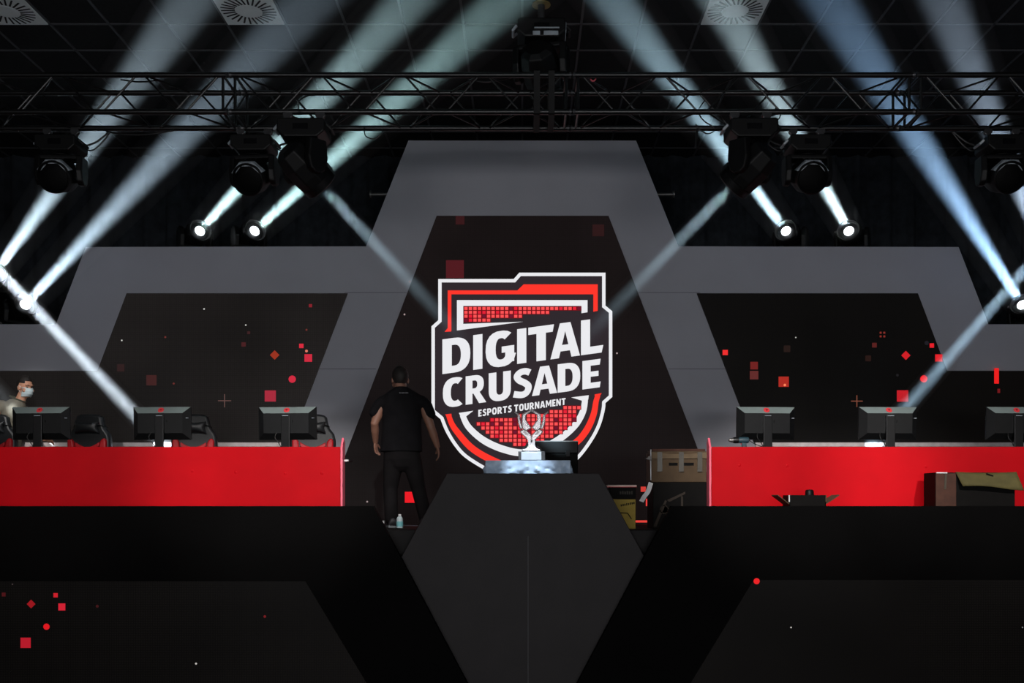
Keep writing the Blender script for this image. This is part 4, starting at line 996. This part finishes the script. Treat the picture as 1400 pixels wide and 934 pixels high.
for i in range(6):
    p = A(548.6+i*2.1, 539, -.126); MB().box((p.x, p.y, p.z), (.011, .012, .009 if i % 2 else .013)).build('shirt_print', mat('grey_print', (110, 108, 112), .8), o, off=foot)
s_ = MB()
s_.loft([(A(549.5, 645), .06, .06), (A(549.5, 638), .15, .115), (A(549.5, 628), .205, .135), (A(549.5, 612), .195, .125)], 26)
s_.limb([HLm, HLm.lerp(KLm, .5), KLm, KLm.lerp(ALm, .4), ALm], [.108, .098, .080, .078, .072], 18); s_.limb([HRm, HRm.lerp(KRm, .5), KRm, KRm.lerp(ARm, .4), ARm], [.108, .098, .080, .078, .072], 18)
remeshed(s_, 'trousers', M_TROUSER, man, .012, foot, 4)
def shoe(x, y, yaw, par, off, m=M_SHOE, sole=M_SOLE):
    T_ = Matrix.Translation((x, y, STAGE)) @ Matrix.Rotation(yaw, 4, 'Z')
    pr = [(-.09, .035), (-.085, .045), (0, .045), (.09, .05), (.16, .046), (.19, .03), (.197, .01)]
    n = 18; vs = []; fs = []
    hts = [.075, .085, .085, .07, .055, .045, .035]
    up = MB()
    for (yy, hw), h in zip(pr, hts):
        vs += [(hw*math.cos(2*math.pi*k/n), yy, max(.02, .02+h*math.sin(2*math.pi*k/n))) for k in range(n)]
    fs = [(i*n+k, i*n+(k+1) % n, (i+1)*n+(k+1) % n, (i+1)*n+k) for i in range(len(pr)-1) for k in range(n)]+[tuple(range(n-1, -1, -1)), tuple((len(pr)-1)*n+k for k in range(n))]
    up.add(vs, fs, T_); s = up.build('shoe', m, par, off=off, smooth='all')
    ol = [(hw+.004, yy) for yy, hw in pr]+[(-hw-.004, yy) for yy, hw in reversed(pr)]
    nn = len(ol); MB().add([(x_, y_, .001) for x_, y_ in ol]+[(x_, y_, .026) for x_, y_ in ol], [tuple(range(nn)), tuple(range(2*nn-1, nn-1, -1))]+[(i, i+nn, (i+1) % nn+nn, (i+1) % nn) for i in range(nn)], T_).build('sole', sole, s, off=off)
shoe(ALm.x+.01, DM-.01, .25, man, foot); shoe(ARm.x+.005, DM-.01, -.3, man, foot)

# masked man at the left edge
D2m = 12.42; s2 = D2m/F
def Bp(px, py, dy=0): return Vector(((px-CX)*s2, D2m+dy, CZ+(HY-py)*s2))
foot2 = Vector((Bp(10, 0).x, D2m, STAGE))
man2 = thing('person', 'man in olive grey t-shirt and pale blue face mask behind the leftmost monitor', 'person', foot2)
b = MB(); f2 = Vector((.86, -.46, -.16))
q, R, u = head(b, Bp(34.5, 530), f2, 1.02)
b.limb([Bp(32, 538), Bp(27, 549), Bp(22, 556)], [.056, .058, .066])
b.loft([(Bp(9, 640), .13, .16), (Bp(10, 610), .12, .155), (Bp(14, 580), .13, .175), (Bp(17.5, 561), .125, .175), (Bp(21, 551), .09, .11), (Bp(23.5, 546), .06, .07)])
S1, E1, W1 = Bp(10, 558, -.17), Bp(-9, 581, -.27), Bp(6, 556, -.27)
b.limb([S1, S1.lerp(E1, .5), E1, E1.lerp(W1, .4), W1], [.062, .054, .046, .043, .03])
hand(b, W1, (.75, -.15, -.65), (.3, -.9, .2), (-.6, -.2, -.75), 1.0, .35)
S3, E3, W3 = Bp(22, 560, .18), Bp(36, 590, .2), Bp(56, 600, .08)
b.limb([S3, E3, W3], [.06, .047, .03]); hand(b, W3, (.9, -.2, -.2), (0, -.6, .6), (0, -.4, -.8), 1.0, .5)
for y_ in (-.1, .1): b.limb([Bp(9, 628, y_), Bp(12, 672, y_), Bp(8, 708, y_)], [.09, .06, .045])
remeshed(b, 'body', M_SKIN, man2, .0065, foot2, 4)
hair(q, R, 1.02, man2, foot2, low=.0, top=.022); eyes(q, R, 1.02, man2, foot2)
mk = MB(); n = 12; vs = []      # pleated mask from nose bridge to chin, ear to ear
for j in range(n+1):
    for i in range(17):
        a = (i/16-.5)*2.5; v = j/n; z_ = -.006-.098*v
        bul = math.sin(math.pi*min(1, v*1.05))*.012+.004*math.sin(v*22)
        ry = .112-.012*(v-.3)**2*6+bul; rx = .066+bul*.3
        vs.append(tuple(q(rx*math.sin(a)*1.04, -.0+ry*math.cos(a)*(1 if math.cos(a) > 0 else .6), z_+.010*math.cos(a)*(1-v)-.02*(1-math.cos(a))*(v-.5))))
mk.add(vs, [(j*17+i, j*17+i+1, (j+1)*17+i+1, (j+1)*17+i) for j in range(n) for i in range(16)])
o = mk.build('face_mask', M_MASK, man2, off=foot2, smooth='all'); s_ = o.modifiers.new('t', 'SOLIDIFY'); s_.thickness = .004
for s in (-1, 1):
    MB().tube(smooth_path([q(s*.064, .03, -.015), q(s*.079, .005, .012), q(s*.084, -.025, -.01), q(s*.064, .028, -.075)]), .0022, 6).build('ear_loop', M_MASK, o, off=foot2)
s_ = MB()
s_.loft([(Bp(9, 642), .155, .185), (Bp(10, 610), .145, .18), (Bp(14, 580), .15, .2), (Bp(17, 560), .145, .2), (Bp(20, 551.5), .118, .15), (Bp(23.5, 546.5), .08, .09)], 28)
s_.limb([Bp(11, 558, -.16), S1.lerp(E1, .55)], [.085, .075], 18); s_.limb([Bp(22, 561, .17), S3.lerp(E3, .6)], [.082, .07], 18)
o = remeshed(s_, 'shirt', M_SHIRTOLIVE, man2, .011, foot2, 5)
rg = [Bp(24, 545.8)+Vector((.083*math.cos(a), .092*math.sin(a), -.035*math.cos(a)+.002)) for a in [i*math.pi/16 for i in range(33)]]
MB().tube(rg, .011, 8, False).build('collar', M_COLLAR, o, off=foot2, smooth='all')
s_ = MB(); s_.loft([(Bp(10, 655), .14, .18), (Bp(9, 632), .14, .175)], 26)
for y_ in (-.1, .1): s_.limb([Bp(9, 632, y_), Bp(12, 672, y_), Bp(8, 708, y_)], [.108, .082, .07], 18)
remeshed(s_, 'trousers', M_TROUSER, man2, .013, foot2, 4)
for y_ in (-.1, .1): shoe(Bp(8, 0).x, D2m+y_, -1.4, man2, foot2)

# ------------------------------------------------------------------ light
def area(name, loc, tgt, energy, sx, sy, col=(1, 1, 1)):
    l = bpy.data.lights.new(name, 'AREA'); l.shape = 'RECTANGLE'; l.size = sx; l.size_y = sy; l.energy = energy; l.color = col
    o = bpy.data.objects.new(name, l); C.objects.link(o); o.location = loc; o.rotation_mode = 'QUATERNION'; o.rotation_quaternion = look(Vector(tgt)-Vector(loc)); return o
# unseen soft fill lights added behind the camera, at about its height
area('front_fill', (-3.2, -4.5, 2.2), (-2.5, 12, 4), 265, 4.5, 1.2, (.97, .97, 1)); area('front_fill', (3.2, -4.5, 2.2), (2.5, 12, 4), 275, 4.5, 1.2, (.98, .98, 1))
# profile spots on the desks
for x, tx, en, col in ((-.7, -2.5, 3000, (1, .96, .93)), (.7, 2.9, 3000, (1, .96, .93)), (-5, -4.6, 1100, (1, .96, .93)), (5, 4.6, 2000, (1, .96, .93))):
    p = Vector((x, 3.0, CEIL-.3)); spot('desk_spot', p, Vector((tx, YD, CZ+.3))-p, en, 22, col, .9, .08)
p = Vector((-3.4, 6.0, CEIL-.3)); spot('man_fill_spot', p, P(30, 552, 12.4)-p, 1300, 10, (1, .97, .94), 1, .08)  # unseen spot added to brighten the masked man
p = Vector((.1, 7.9, CEIL-.25)); spot('table_spot', p, P(722, 636, 10.4)-p, 1700, 6.5, (.78, .89, 1), .6, .05)
w = bpy.data.worlds.new('World'); bpy.context.scene.world = w; w.use_nodes = True
w.node_tree.nodes['Background'].inputs[0].default_value = (.6, .7, .8, 1); w.node_tree.nodes['Background'].inputs[1].default_value = .06

# ------------------------------------------------------------------ camera and view
cam = bpy.data.cameras.new('camera'); co = bpy.data.objects.new('camera', cam); C.objects.link(co)
co.location = (0, 0, CZ); co.rotation_euler = (math.pi/2, 0, 0)
cam.sensor_width = 36; cam.lens = F/1400*36; cam.shift_x = -(CX-700)/1400; cam.shift_y = (HY-467)/1400
cam.clip_end = 200
sce = bpy.context.scene; sce.camera = co
sce.view_settings.view_transform = 'Standard'; sce.view_settings.look = 'None'; sce.view_settings.gamma = 1; sce.view_settings.exposure = 0
try:
    sce.view_settings.use_curve_mapping = False
    cy = sce.cycles; cy.use_denoising = True; cy.max_bounces = 6; cy.diffuse_bounces = 2; cy.glossy_bounces = 2; cy.volume_bounces = 0; cy.transparent_max_bounces = 16
    cy.sample_clamp_indirect = 2.0; cy.caustics_reflective = False; cy.caustics_refractive = False
except Exception: pass
